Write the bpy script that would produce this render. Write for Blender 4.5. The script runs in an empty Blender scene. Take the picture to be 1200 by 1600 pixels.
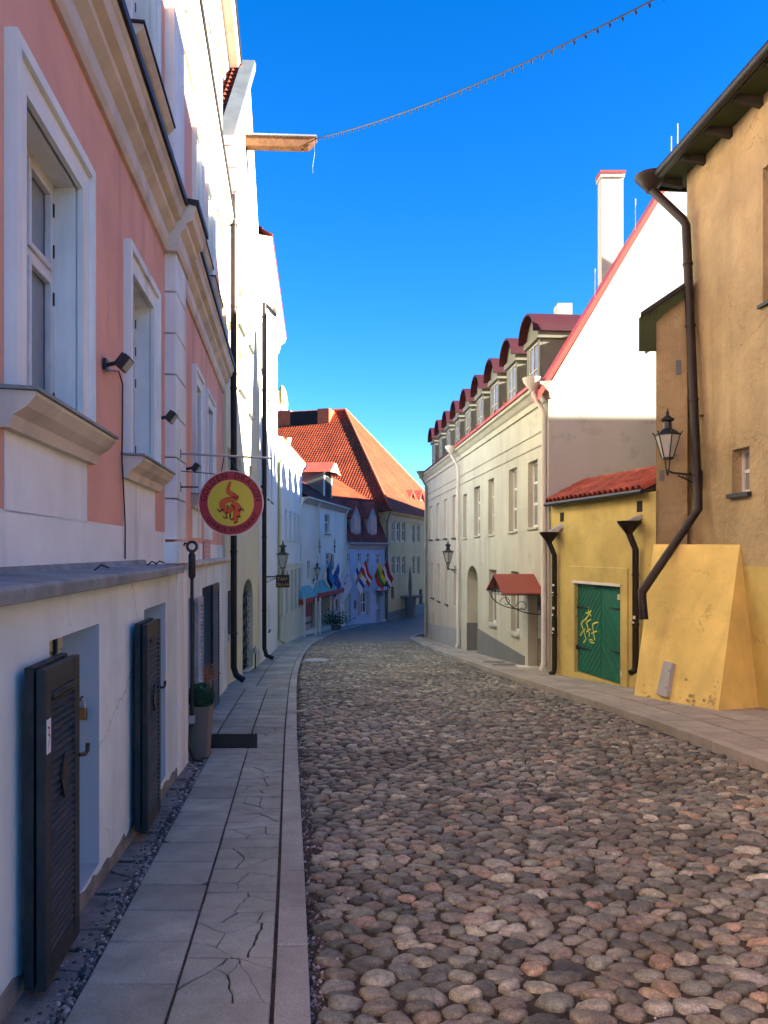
import bpy, bmesh, math, random
from mathutils import Vector, Matrix, noise
random.seed(7)
R = math.radians
sc = bpy.context.scene
COL = sc.collection

# ------------------------------------------------------------------ camera, sky, sun, exposure
FP = 1200.0          # focal length in photo pixels (photo 1200 x 1600)
EYE = 1.6            # camera height above the cobbles
HORIZON = 862.0      # photo row of the horizon
cd = bpy.data.cameras.new('camera'); cam = bpy.data.objects.new('camera', cd); COL.objects.link(cam)
cam.location = (0, 0, EYE); cam.rotation_euler = (R(90), 0, 0)
cd.sensor_fit = 'VERTICAL'; cd.sensor_height = 36.0; cd.sensor_width = 27.0; cd.lens = 27.0
cd.shift_y = (HORIZON - 800) / 1600.0
cd.clip_start = 0.05; cd.clip_end = 3000
sc.camera = cam

SUN_AZ, SUN_EL = 102.3, 18.0      # compass degrees from +Y towards +X, elevation
w = bpy.data.worlds.new('World'); sc.world = w; w.use_nodes = True
nt = w.node_tree; nt.nodes.clear()
sky = nt.nodes.new('ShaderNodeTexSky'); sky.sky_type = 'NISHITA'; sky.sun_disc = False
sky.sun_elevation = R(SUN_EL); sky.sun_rotation = R(SUN_AZ)
sky.altitude = 2200; sky.air_density = 1.0; sky.dust_density = 0.0; sky.ozone_density = 4.0
hs = nt.nodes.new('ShaderNodeHueSaturation'); hs.inputs['Saturation'].default_value = 1.27; hs.inputs['Hue'].default_value = 0.509
bg = nt.nodes.new('ShaderNodeBackground'); bg.inputs['Strength'].default_value = 0.053
wo = nt.nodes.new('ShaderNodeOutputWorld')
nt.links.new(sky.outputs[0], hs.inputs['Color']); nt.links.new(hs.outputs[0], bg.inputs[0]); nt.links.new(bg.outputs[0], wo.inputs[0])

sd = bpy.data.lights.new('sun', 'SUN'); sd.energy = 4.5; sd.angle = R(0.55); sd.color = (1.0, 0.96, 0.84)
sun = bpy.data.objects.new('sun', sd); COL.objects.link(sun)
tosun = Vector((math.sin(R(SUN_AZ)) * math.cos(R(SUN_EL)), math.cos(R(SUN_AZ)) * math.cos(R(SUN_EL)), math.sin(R(SUN_EL))))
sun.rotation_euler = tosun.to_track_quat('Z', 'Y').to_euler(); sun.location = (20, -8, 30)

sc.view_settings.view_transform = 'Standard'; sc.view_settings.look = 'None'
sc.view_settings.exposure = 3.08; sc.view_settings.gamma = 1.0; sc.view_settings.use_curve_mapping = False
sc.render.engine = 'CYCLES'
sc.cycles.max_bounces = 8; sc.cycles.diffuse_bounces = 5; sc.cycles.glossy_bounces = 3
sc.cycles.caustics_reflective = False; sc.cycles.caustics_refractive = False
sc.cycles.use_denoising = True
sc.cycles.sample_clamp_indirect = 8.0

# ------------------------------------------------------------------ materials
MATS = {}
def srgb(r, g, b):
    f = lambda c: c / 12.92 if c <= .04045 else ((c + .055) / 1.055) ** 2.4
    return (f(r / 255), f(g / 255), f(b / 255))
def mat(name, col, rough=.85, var=.12, scale=3.0, bump=.15, bscale=60, streak=0.0, patch=0.0, patchcol=None, metal=0.0, spec=.3, crack=0.0, wide=0.0, attr=None, objrand=0.0, grit=0.0, bdist=.01, detail=6):
    """plain procedural surface: base colour with large and fine noise, optional rain streaks, worn patches, fine relief"""
    m = bpy.data.materials.new(name); m.use_nodes = True; MATS[name] = m
    t = m.node_tree; N = t.nodes; L = t.links
    b = N['Principled BSDF']; b.inputs['Roughness'].default_value = rough; b.inputs['Metallic'].default_value = metal
    b.inputs['Specular IOR Level'].default_value = spec
    geo = N.new('ShaderNodeNewGeometry')
    def nz(sc_, det=6, rough_=.6, vec=None):
        n = N.new('ShaderNodeTexNoise'); n.inputs['Scale'].default_value = sc_; n.inputs['Detail'].default_value = det
        n.inputs['Roughness'].default_value = rough_; L.new(vec or geo.outputs['Position'], n.inputs['Vector']); return n.outputs['Fac']
    def ramp(fac, a, b_, lo=0.0, hi=1.0):
        mr = N.new('ShaderNodeMapRange'); mr.inputs['From Min'].default_value = a; mr.inputs['From Max'].default_value = b_
        mr.inputs['To Min'].default_value = lo; mr.inputs['To Max'].default_value = hi; L.new(fac, mr.inputs['Value']); return mr.outputs[0]
    def mul(c, fac):
        x = N.new('ShaderNodeMix'); x.data_type = 'RGBA'; x.blend_type = 'MULTIPLY'; x.inputs['Factor'].default_value = 1.0
        L.new(c, x.inputs['A']); L.new(fac, x.inputs['B']); return x.outputs['Result']
    if attr:
        a = N.new('ShaderNodeVertexColor'); a.layer_name = attr; c = a.outputs['Color']
    else:
        rgb = N.new('ShaderNodeRGB'); rgb.outputs[0].default_value = (*col, 1); c = rgb.outputs[0]
    if var:
        c = mul(c, ramp(nz(scale, detail), .3, .7, 1 - var, 1 + var * .6))
        c = mul(c, ramp(nz(scale * .23, 3), .3, .7, 1 - var * .7, 1 + var * .4))
    if wide: c = mul(c, ramp(nz(.7, 5), .36, .66, 1 - wide, 1 + wide * .5))
    if objrand:
        oi = N.new('ShaderNodeObjectInfo'); c = mul(c, ramp(oi.outputs['Random'], 0, 1, 1 - objrand, 1 + objrand))
    if streak:
        mp = N.new('ShaderNodeMapping'); mp.inputs['Scale'].default_value = (2.4, 2.4, .28); L.new(geo.outputs['Position'], mp.inputs['Vector'])
        c = mul(c, ramp(nz(1.0, 5, .6, mp.outputs[0]), .5, .75, 1.0, 1 - streak))
    if patch:
        pf = ramp(nz(1.7, 8, .65), .58, .64, 0, patch)
        x = N.new('ShaderNodeMix'); x.data_type = 'RGBA'; L.new(pf, x.inputs['Factor']); L.new(c, x.inputs['A'])
        x.inputs['B'].default_value = (*(patchcol or (.4, .36, .3)), 1); c = x.outputs['Result']
    if crack:       # hairline cracks in patches of the wall
        dn = N.new('ShaderNodeTexNoise'); dn.inputs['Scale'].default_value = 2.2; dn.inputs['Detail'].default_value = 5; L.new(geo.outputs['Position'], dn.inputs['Vector'])
        va = N.new('ShaderNodeVectorMath'); va.operation = 'MULTIPLY_ADD'; L.new(dn.outputs['Color'], va.inputs[0]); va.inputs[1].default_value = (.9, .9, .9); L.new(geo.outputs['Position'], va.inputs[2])
        vo = N.new('ShaderNodeTexVoronoi'); vo.feature = 'DISTANCE_TO_EDGE'; vo.inputs['Scale'].default_value = .75; L.new(va.outputs[0], vo.inputs['Vector'])
        ln = ramp(vo.outputs['Distance'], 0, .012, 1, 0); mk = ramp(nz(.55, 3), .52, .62, 0, crack)
        mm = N.new('ShaderNodeMath'); mm.operation = 'MULTIPLY'; L.new(ln, mm.inputs[0]); L.new(mk, mm.inputs[1]); c = mul(c, ramp(mm.outputs[0], 0, 1, 1, .35))
    if grit:
        c = mul(c, ramp(nz(140, 2), .35, .65, 1 - grit, 1 + grit))
    L.new(c, b.inputs['Base Color'])
    if bump:
        bn = N.new('ShaderNodeBump'); bn.inputs['Strength'].default_value = bump; bn.inputs['Distance'].default_value = bdist
        mx = N.new('ShaderNodeMath'); mx.operation = 'ADD'; L.new(nz(bscale, 4), mx.inputs[0]); L.new(nz(bscale * .12, 3), mx.inputs[1])
        L.new(mx.outputs[0], bn.inputs['Height']); L.new(bn.outputs[0], b.inputs['Normal'])
    return m
def glassmat(name, col, rough=.04, spec=.8):
    m = mat(name, col, rough=rough, var=.25, scale=1.2, bump=.14, bscale=1.8, spec=spec, bdist=.03); return m
def tilemat(name, c1, c2, tw=.24, th=.30, bump=.6):
    """pan tiles on a UV in metres: a random tone per tile and rounded columns"""
    m = bpy.data.materials.new(name); m.use_nodes = True; MATS[name] = m
    t = m.node_tree; N = t.nodes; L = t.links; b = N['Principled BSDF']; b.inputs['Roughness'].default_value = .8
    b.inputs['Specular IOR Level'].default_value = .25
    uv = N.new('ShaderNodeUVMap'); sp = N.new('ShaderNodeSeparateXYZ'); L.new(uv.outputs[0], sp.inputs[0])
    def mth(op, a, v=None):
        x = N.new('ShaderNodeMath'); x.operation = op
        if hasattr(a, 'links'): L.new(a, x.inputs[0])
        else: x.inputs[0].default_value = a
        if v is not None:
            if hasattr(v, 'links'): L.new(v, x.inputs[1])
            else: x.inputs[1].default_value = v
        return x.outputs[0]
    ux = mth('DIVIDE', sp.outputs[0], tw); vy = mth('DIVIDE', sp.outputs[1], th)
    cb = N.new('ShaderNodeCombineXYZ'); L.new(mth('FLOOR', ux), cb.inputs[0]); L.new(mth('FLOOR', vy), cb.inputs[1])
    wn = N.new('ShaderNodeTexWhiteNoise'); wn.noise_dimensions = '2D'; L.new(cb.outputs[0], wn.inputs['Vector'])
    x = N.new('ShaderNodeMix'); x.data_type = 'RGBA'; L.new(wn.outputs['Value'], x.inputs['Factor']); x.inputs['A'].default_value = (*c1, 1); x.inputs['B'].default_value = (*c2, 1)
    geo = N.new('ShaderNodeNewGeometry'); n = N.new('ShaderNodeTexNoise'); n.inputs['Scale'].default_value = .6; L.new(geo.outputs['Position'], n.inputs['Vector'])
    mr = N.new('ShaderNodeMapRange'); mr.inputs['From Min'].default_value = .35; mr.inputs['From Max'].default_value = .65; mr.inputs['To Min'].default_value = .78; mr.inputs['To Max'].default_value = 1.1
    L.new(n.outputs['Fac'], mr.inputs['Value'])
    y = N.new('ShaderNodeMix'); y.data_type = 'RGBA'; y.blend_type = 'MULTIPLY'; y.inputs['Factor'].default_value = 1; L.new(x.outputs['Result'], y.inputs['A']); L.new(mr.outputs[0], y.inputs['B'])
    L.new(y.outputs['Result'], b.inputs['Base Color'])
    s = mth('ABSOLUTE', mth('SINE', mth('MULTIPLY', ux, math.pi)))
    bn = N.new('ShaderNodeBump'); bn.inputs['Strength'].default_value = bump; bn.inputs['Distance'].default_value = .08; L.new(s, bn.inputs['Height']); L.new(bn.outputs[0], b.inputs['Normal'])
    return m

PINK = mat('pink_plaster', (.80, .41, .29), var=.13, scale=1.3, streak=.26, bump=.25, bscale=22, crack=.4)
PINKW = mat('white_plaster', (.84, .86, .80), var=.12, scale=1.5, streak=.32, bump=.16, bscale=40)
GREYP = mat('grey_plaster', (.75, .82, .78), wide=.12, var=.15, scale=1.1, streak=.18, bump=.3, bscale=24, crack=.6, patch=.16, patchcol=(.42, .42, .40))
BLUEP = mat('bluegrey_reveal_paint', (.42, .47, .49), var=.08, scale=2, bump=.1)
TRIM = mat('cream_trim_plaster', (.70, .63, .52), var=.16, scale=1.8, streak=.34, bump=.14)
STONE = mat('weathered_ledge_concrete', (.30, .32, .31), var=.3, scale=4, streak=.2, bump=.4, bscale=40, grit=.1)
BLACKM = mat('black_sheet_metal', (.025, .024, .024), rough=.5, var=.2, bump=.05)
IRON = mat('black_iron', (.012, .012, .013), rough=.45, var=.3, scale=9, bump=.08, spec=.5)
PIPEB = mat('brown_pipe_paint', (.022, .014, .011), rough=.5, var=.35, scale=4, bump=.1, spec=.3)
PIPEW = mat('cream_pipe_paint', (.66, .62, .54), rough=.55, var=.1, bump=.04)
ZINC = mat('zinc_sheet', (.42, .43, .44), rough=.4, var=.15, metal=.6, bump=.05)
SHUT = mat('weathered_black_wood', (.024, .025, .027), rough=.58, var=.45, scale=14, bump=.35, bscale=80, spec=.4, objrand=.3)
SHUTW = mat('grey_white_wood', (.42, .42, .43), rough=.7, var=.3, scale=10, bump=.2)
WFRAME = mat('white_window_paint', (.66, .65, .62), rough=.55, var=.15, scale=6, bump=.08)
GLASS = glassmat('dark_window_glass', (.10, .115, .125))
GLASSG = glassmat('pale_window_glass', (.22, .24, .25), rough=.12)
CREAMD = mat('cream_door_paint', (.68, .58, .38), rough=.6, var=.2, bump=.1)
BRASS = mat('brass', (.30, .20, .09), rough=.4, metal=.8, var=.2, bump=0)
LY = mat('pale_yellow_plaster', (.74, .665, .43), var=.06, scale=1.1, streak=.10, bump=.12, patch=.25, patchcol=(.66, .62, .5))
LWH = mat('white_facade_plaster', (.74, .745, .73), var=.05, scale=1, streak=.06, bump=.08)
LBW = mat('pale_blue_plaster', (.78, .76, .70), var=.06, scale=1, streak=.08, bump=.08)
LGR = mat('pale_green_plaster', (.70, .66, .48), var=.1, scale=1, streak=.1, bump=.1)
L5P = mat('warm_grey_plaster', (.88, .79, .64), var=.08, scale=.8, streak=.1, bump=.1)
BLUEH = mat('blue_plaster', (.44, .54, .66), var=.05, scale=.8, bump=.08)
OLIVE = mat('ochre_plaster', (.56, .42, .20), var=.12, scale=.7, streak=.14, bump=.1)
ORNG = mat('orange_plaster', (.43, .325, .170), wide=.22, var=.18, scale=.8, streak=.3, crack=.7, bump=.7, bscale=9, bdist=.06, patch=.42, patchcol=(.31, .23, .13))
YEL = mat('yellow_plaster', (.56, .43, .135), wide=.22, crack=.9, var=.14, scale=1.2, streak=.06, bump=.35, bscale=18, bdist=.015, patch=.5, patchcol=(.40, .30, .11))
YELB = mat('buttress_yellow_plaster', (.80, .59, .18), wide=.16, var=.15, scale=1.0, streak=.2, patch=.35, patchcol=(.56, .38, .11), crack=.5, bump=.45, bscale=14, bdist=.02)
PEEL = mat('bare_mortar', (.42, .29, .13), var=.5, scale=9, bump=.8, bscale=35)
FOOT = mat('crumbling_footing', (.24, .22, .19), var=.4, scale=6, bump=.8, bscale=30, grit=.2)
R3W = mat('cream_plaster', (.495, .475, .375), wide=.08, var=.09, scale=.8, streak=.2, crack=.5, bump=.16)
R3G = mat('gable_white_plaster', (.47, .465, .385), var=.05, scale=.9, streak=.05, bump=.2, bscale=20, patch=.30, patchcol=(.27, .25, .19))
R3B = mat('beige_plaster', (.47, .43, .355), var=.1, scale=.8, streak=.14, crack=.5, bump=.16)
DADO = mat('dark_grey_dado', (.165, .17, .165), var=.12, scale=1.4, bump=.12)
SASH = mat('aged_cream_sash', (.40, .37, .29), rough=.6, var=.15, bump=.08)
DORM = mat('olive_dormer_wood', (.17, .165, .12), var=.15, bump=.1)
MAROON = mat('maroon_sheet_metal', (.055, .012, .016), rough=.55, var=.15, bump=.04, spec=.2)
REDM = mat('red_sheet_metal', (.46, .07, .05), rough=.5, var=.1, bump=.04)
TERRA = mat('terracotta', (.45, .11, .045), var=.25, scale=7, bump=.25, bscale=50, objrand=.22)
TERRAD = mat('dark_red_roof_tile', (.33, .07, .04), rough=.7, var=.3, scale=8, bump=.25, objrand=.25)
CANOPY = mat('red_canopy_metal', (.27, .062, .040), rough=.5, var=.08, bump=.04)
SOFF = mat('green_soffit_boards', (.045, .06, .02), var=.2, bump=.15)
RAFT = mat('dark_rafter_wood', (.04, .035, .028), var=.3, bump=.2)
GREEN = mat('green_door_paint', (.010, .125, .075), rough=.5, var=.15, scale=4, bump=.12, spec=.4, objrand=.12)
GRAF = mat('yellow_spray_paint', (.62, .60, .10), var=.1, bump=0)
LGREY = mat('grey_enamel', (.36, .355, .35), rough=.5, var=.08, bump=.05)
BEAMW = mat('weathered_oak', (.15, .065, .03), var=.35, scale=8, bump=.3)
TILEF = tilemat('orange_roof_tiles', (.32, .055, .016), (.22, .036, .012))
TILED = tilemat('maroon_roof_tiles', (.26, .05, .032), (.16, .032, .024))
COB = mat('cobble_stone', (.2, .18, .17), rough=.58, var=.42, scale=34, bump=.9, bscale=48, attr='tone', grit=.28, spec=.45, bdist=.010, wide=.38)
DIRT = mat('road_grit', (.068, .056, .046), rough=.95, var=.45, scale=9, bump=1.0, bscale=110, grit=.45, bdist=.02)
SLAB = mat('paving_concrete', (.315, .34, .31), wide=.25, rough=.9, var=.22, scale=5, bump=.3, bscale=130, objrand=.10, grit=.16, bdist=.004)
KERB = mat('kerb_granite', (.34, .35, .335), wide=.2, rough=.85, var=.2, scale=6, bump=.35, bscale=120, objrand=.10, grit=.2, bdist=.005)
SLABR = mat('warm_paving_concrete', (.33, .30, .255), rough=.9, var=.16, scale=5, bump=.3, bscale=120, objrand=.10, grit=.16, bdist=.004)
GRAVEL = mat('gravel', (.2, .19, .18), var=.5, scale=60, bump=.3, attr='tone')
LEAF = mat('boxwood_leaf', (.035, .085, .035), rough=.6, var=.5, scale=30, bump=0, spec=.3)
POT = mat('brown_planter', (.22, .165, .125), rough=.7, var=.1, bump=.1)
RUBBER = mat('black_rubber', (.012, .012, .013), rough=.8, var=.3, bump=.2, spec=.08)
SIGNR = mat('sign_red', (.36, .03, .045), rough=.45, var=.06, bump=.02, spec=.4)
SIGNY = mat('sign_yellow', (.58, .50, .05), rough=.45, var=.05, bump=.02, spec=.4)
SIGND = mat('sign_lettering', (.03, .006, .008), rough=.5, var=.05, bump=0)
DRAG = mat('dragon_orange', (.62, .10, .03), rough=.5, var=.1, bump=0)
DRAGL = mat('dragon_outline', (.17, .02, .012), rough=.5, var=.05, bump=0)
GOLD = mat('gold_lettering', (.70, .42, .12), rough=.4, var=.05, bump=0, metal=.3)
PAPER = mat('white_sticker', (.72, .70, .70), rough=.5, var=.06, bump=0)
PLAQ = mat('pink_plaque', (.55, .21, .20), rough=.5, var=.08, bump=.02)
FROST = mat('frosted_lamp_glass', (.40, .40, .35), rough=.35, var=.1, bump=.02, spec=.5)
TURQ = mat('turquoise_awning', (.13, .36, .38), var=.12, bump=.1)
REDC = mat('red_awning_trim', (.42, .06, .05), var=.1, bump=.1)
WPINK = mat('pale_pink_door', (.58, .42, .40), var=.1, bump=.05)
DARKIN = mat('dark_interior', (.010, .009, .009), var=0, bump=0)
FL = {k: mat('flag_' + k, v, var=.06, bump=.1, bscale=200) for k, v in dict(blue=(.04, .24, .62), black=(.02, .02, .022), white=(.88, .88, .86), navy=(.05, .10, .42), yellow=(.82, .66, .06), green=(.03, .28, .08), red=(.72, .05, .04), maroon=(.42, .04, .06), pale=(.80, .84, .90)).items()}
EARTH = mat('earth', (.12, .10, .08), var=.3, bump=.3)
ASPH = mat('far_cobbled_road', (.19, .175, .155), rough=.7, var=.35, scale=7, bump=1.0, bscale=22, bdist=.03, grit=.2)

# ------------------------------------------------------------------ mesh helpers
class MB:
    def __init__(s): s.v = []; s.f = []; s.m = []; s.uv = []
    def add(s, vs, fs, mi=0, uvs=None):
        k = len(s.v); s.v += [tuple(v) for v in vs]
        for i, f in enumerate(fs):
            s.f.append(tuple(k + j for j in f)); s.m.append(mi); s.uv.append(uvs[i] if uvs else None)
        return s
    def quad(s, a, b, c, d, mi=0, uv=None): return s.add([a, b, c, d], [(0, 1, 2, 3)], mi, [uv] if uv else None)
    def hexa(s, b, t, mi=0):      # bottom loop of 4, top loop of 4
        return s.add(list(b) + list(t), [(3, 2, 1, 0), (4, 5, 6, 7), (0, 1, 5, 4), (1, 2, 6, 5), (2, 3, 7, 6), (3, 0, 4, 7)], mi)
    def box(s, x0, x1, y0, y1, z0, z1, mi=0):
        return s.hexa([(x0, y0, z0), (x1, y0, z0), (x1, y1, z0), (x0, y1, z0)], [(x0, y0, z1), (x1, y0, z1), (x1, y1, z1), (x0, y1, z1)], mi)
    def prism(s, poly, vec, mi=0):
        n = len(poly); p = [Vector(q) for q in poly]; vec = Vector(vec)
        return s.add(p + [q + vec for q in p], [tuple(range(n))[::-1], tuple(range(n, 2 * n))] + [(i, (i + 1) % n, n + (i + 1) % n, n + i) for i in range(n)], mi)
    def tube(s, path, r, n=8, mi=0, caps=True):
        P = [Vector(p) for p in path]; rs = r if isinstance(r, (list, tuple)) else [r] * len(P)
        vs = []; up = None
        for i, p in enumerate(P):
            t = (P[min(i + 1, len(P) - 1)] - P[max(i - 1, 0)]).normalized()
            if up is None:
                up = Vector((0, 0, 1)) if abs(t.z) < .9 else Vector((1, 0, 0))
            a = t.cross(up)
            if a.length < 1e-5: a = t.cross(Vector((0, 1, 0)))
            a.normalize(); b = a.cross(t).normalized(); up = b
            vs += [p + (a * math.cos(k * 2 * math.pi / n) + b * math.sin(k * 2 * math.pi / n)) * rs[i] for k in range(n)]
        fs = [(i * n + k, i * n + (k + 1) % n, (i + 1) * n + (k + 1) % n, (i + 1) * n + k) for i in range(len(P) - 1) for k in range(n)]
        if caps: fs += [tuple(range(n))[::-1], tuple(range((len(P) - 1) * n, len(P) * n))]
        return s.add(vs, fs, mi)
    def lathe(s, prof, c, n=12, mi=0, rot=0.0):
        vs = [(c[0] + r * math.cos(rot + k * 2 * math.pi / n), c[1] + r * math.sin(rot + k * 2 * math.pi / n), c[2] + z) for r, z in prof for k in range(n)]
        fs = [(i * n + k, i * n + (k + 1) % n, (i + 1) * n + (k + 1) % n, (i + 1) * n + k) for i in range(len(prof) - 1) for k in range(n)]
        fs += [tuple(range(n))[::-1], tuple(range((len(prof) - 1) * n, len(prof) * n))]
        return s.add(vs, fs, mi)
    def build(s, name, m, parent=None, smooth=False, bevel=0, recalc=True, merge=0, **props):
        me = bpy.data.meshes.new(name); me.from_pydata(s.v, [], s.f)
        for x in (m if isinstance(m, (list, tuple)) else [m]): me.materials.append(x)
        if any(s.m): me.polygons.foreach_set('material_index', s.m)
        if any(u for u in s.uv):
            lay = me.uv_layers.new(name='UVMap')
            for p, u in zip(me.polygons, s.uv):
                if u:
                    for li, q in zip(p.loop_indices, u): lay.data[li].uv = q
        if merge:
            bm = bmesh.new(); bm.from_mesh(me); bmesh.ops.remove_doubles(bm, verts=bm.verts, dist=merge); bm.to_mesh(me); bm.free()
        if recalc and len(s.f) < 20000:
            bm = bmesh.new(); bm.from_mesh(me); bmesh.ops.recalc_face_normals(bm, faces=bm.faces); bm.to_mesh(me); bm.free()
        if smooth:
            me.polygons.foreach_set('use_smooth', [True] * len(me.polygons)); me.set_sharp_from_angle(angle=R(38))
        me.update()
        o = bpy.data.objects.new(name, me); COL.objects.link(o)
        if parent: o.parent = parent; o.matrix_parent_inverse = parent.matrix_world.inverted()
        if bevel:
            bv = o.modifiers.new('bevel', 'BEVEL'); bv.width = bevel; bv.segments = 2; bv.limit_method = 'ANGLE'; bv.angle_limit = R(40)
        for k, v in props.items(): o[k] = v
        return o
def thing(name, label, category, loc=(0, 0, 0), group=None):
    o = bpy.data.objects.new(name, None); COL.objects.link(o); o.location = loc; o.empty_display_size = .3
    o.matrix_world = Matrix.Translation(Vector(loc))
    o['label'] = label; o['category'] = category
    if group: o['group'] = group
    return o
def tag(o, label, category, group=None):
    o['label'] = label; o['category'] = category
    if group: o['group'] = group
    return o
def interp(pts):
    xs = [p[0] for p in pts]; ys = [p[1] for p in pts]; n = len(xs)
    d = [(ys[i + 1] - ys[i]) / (xs[i + 1] - xs[i]) for i in range(n - 1)]
    m = [d[0]] + [0 if d[i - 1] * d[i] <= 0 else 2 * d[i - 1] * d[i] / (d[i - 1] + d[i]) for i in range(1, n - 1)] + [d[-1]]
    def f(x):
        if x <= xs[0]: return ys[0] + m[0] * (x - xs[0])
        if x >= xs[-1]: return ys[-1] + m[-1] * (x - xs[-1])
        i = 0
        while x > xs[i + 1]: i += 1
        h = xs[i + 1] - xs[i]; t = (x - xs[i]) / h
        return (2*t**3 - 3*t*t + 1) * ys[i] + (t**3 - 2*t*t + t) * h * m[i] + (3*t*t - 2*t**3) * ys[i+1] + (t**3 - t*t) * h * m[i+1]
    return f
def clip(poly, px, py, nx, ny):
    """keep the side of a 2-D polygon where (q-p).n <= 0"""
    out = []; n = len(poly)
    for i in range(n):
        a = poly[i]; b = poly[(i + 1) % n]
        da = (a[0] - px) * nx + (a[1] - py) * ny; db = (b[0] - px) * nx + (b[1] - py) * ny
        if da <= 0: out.append(a)
        if (da < 0 < db) or (db < 0 < da):
            t = da / (da - db); out.append((a[0] + (b[0] - a[0]) * t, a[1] + (b[1] - a[1]) * t))
    return out

class Face:
    """a vertical facade plane: u metres along it, o metres out of it, z up"""
    def __init__(s, P0, P1, side):
        s.P0 = Vector(P0); d = Vector(P1) - s.P0; s.len = d.length; s.t = d / s.len
        s.n = Vector((s.t.y, -s.t.x)) * side
    def p(s, u, o, z):
        q = s.P0 + s.t * u + s.n * o; return (q.x, q.y, z)
    def at(s, x, y, o=0):            # where the sight line to a photo point meets the facade
        r = Vector(((x - 600) / FP, 1)); k = (s.P0 + s.n * o).dot(s.n) / r.dot(s.n)
        return ((r * k - s.P0).dot(s.t), EYE + (HORIZON - y) / FP * k)
    def U(s, x, o=0): return s.at(x, 0, o)[0]
    def box(s, mb, u0, u1, z0, z1, o0, o1, mi=0):
        p = s.p; return mb.hexa([p(u0, o0, z0), p(u1, o0, z0), p(u1, o1, z0), p(u0, o1, z0)], [p(u0, o0, z1), p(u1, o0, z1), p(u1, o1, z1), p(u0, o1, z1)], mi)
    def extrude(s, mb, prof, u0, u1, mi=0):        # prof: (o, z) loop
        a = [s.p(u0, o, z) for o, z in prof]; b = [s.p(u1, o, z) for o, z in prof]; n = len(prof)
        return mb.add(a + b, [tuple(range(n)), tuple(range(n, 2 * n))[::-1]] + [(i, (i + 1) % n, n + (i + 1) % n, n + i) for i in range(n)], mi)
    def wall(s, mb, u0, u1, z0, z1, holes=(), o=0.0, mi=0, rev=None):
        """front skin with openings; hole = (u0,u1,z0,z1,depth[,arch rise])"""
        rev = mi if rev is None else rev
        us = sorted({u0, u1, *[h[0] for h in holes], *[h[1] for h in holes]}); zs = sorted({z0, z1, *[h[2] for h in holes], *[h[3] for h in holes]})
        us = [u for u in us if u0 <= u <= u1]; zs = [z for z in zs if z0 <= z <= z1]
        for i in range(len(us) - 1):
            for j in range(len(zs) - 1):
                a, b, c, d = us[i], us[i + 1], zs[j], zs[j + 1]; um = (a + b) / 2; zm = (c + d) / 2
                if any(h[0] < um < h[1] and h[2] < zm < h[3] for h in holes): continue
                mb.quad(s.p(a, o, c), s.p(b, o, c), s.p(b, o, d), s.p(a, o, d), mi)
        for h in holes:
            a, b, c, d, dep = h[:5]; q = o - dep; ar = h[5] if len(h) > 5 else 0
            top = d - ar
            mb.quad(s.p(a, o, c), s.p(a, q, c), s.p(a, q, top), s.p(a, o, top), rev); mb.quad(s.p(b, o, c), s.p(b, q, c), s.p(b, q, top), s.p(b, o, top), rev)
            mb.quad(s.p(a, o, c), s.p(b, o, c), s.p(b, q, c), s.p(a, q, c), rev)
            if not ar: mb.quad(s.p(a, o, d), s.p(b, o, d), s.p(b, q, d), s.p(a, q, d), rev)
            else:
                m = (a + b) / 2; w = (b - a) / 2; K = 16
                arc = [(m - w * math.cos(math.pi * k / K), top + ar * math.sin(math.pi * k / K)) for k in range(K + 1)]
                for k in range(K):
                    (ua, za), (ub, zb) = arc[k], arc[k + 1]
                    mb.quad(s.p(ua, o, za), s.p(ub, o, zb), s.p(ub, o, d), s.p(ua, o, d), mi)
                    mb.quad(s.p(ua, o, za), s.p(ub, o, zb), s.p(ub, q, zb), s.p(ua, q, za), rev)
        return mb
    def shell(s, mb, u0, u1, z0, z1, back, mi=0, o=0.0):     # end and back walls
        p = s.p
        mb.quad(p(u0, o, z0), p(u0, -back, z0), p(u0, -back, z1), p(u0, o, z1), mi); mb.quad(p(u1, o, z0), p(u1, -back, z0), p(u1, -back, z1), p(u1, o, z1), mi)
        mb.quad(p(u0, -back, z0), p(u1, -back, z0), p(u1, -back, z1), p(u0, -back, z1), mi); return mb

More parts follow.
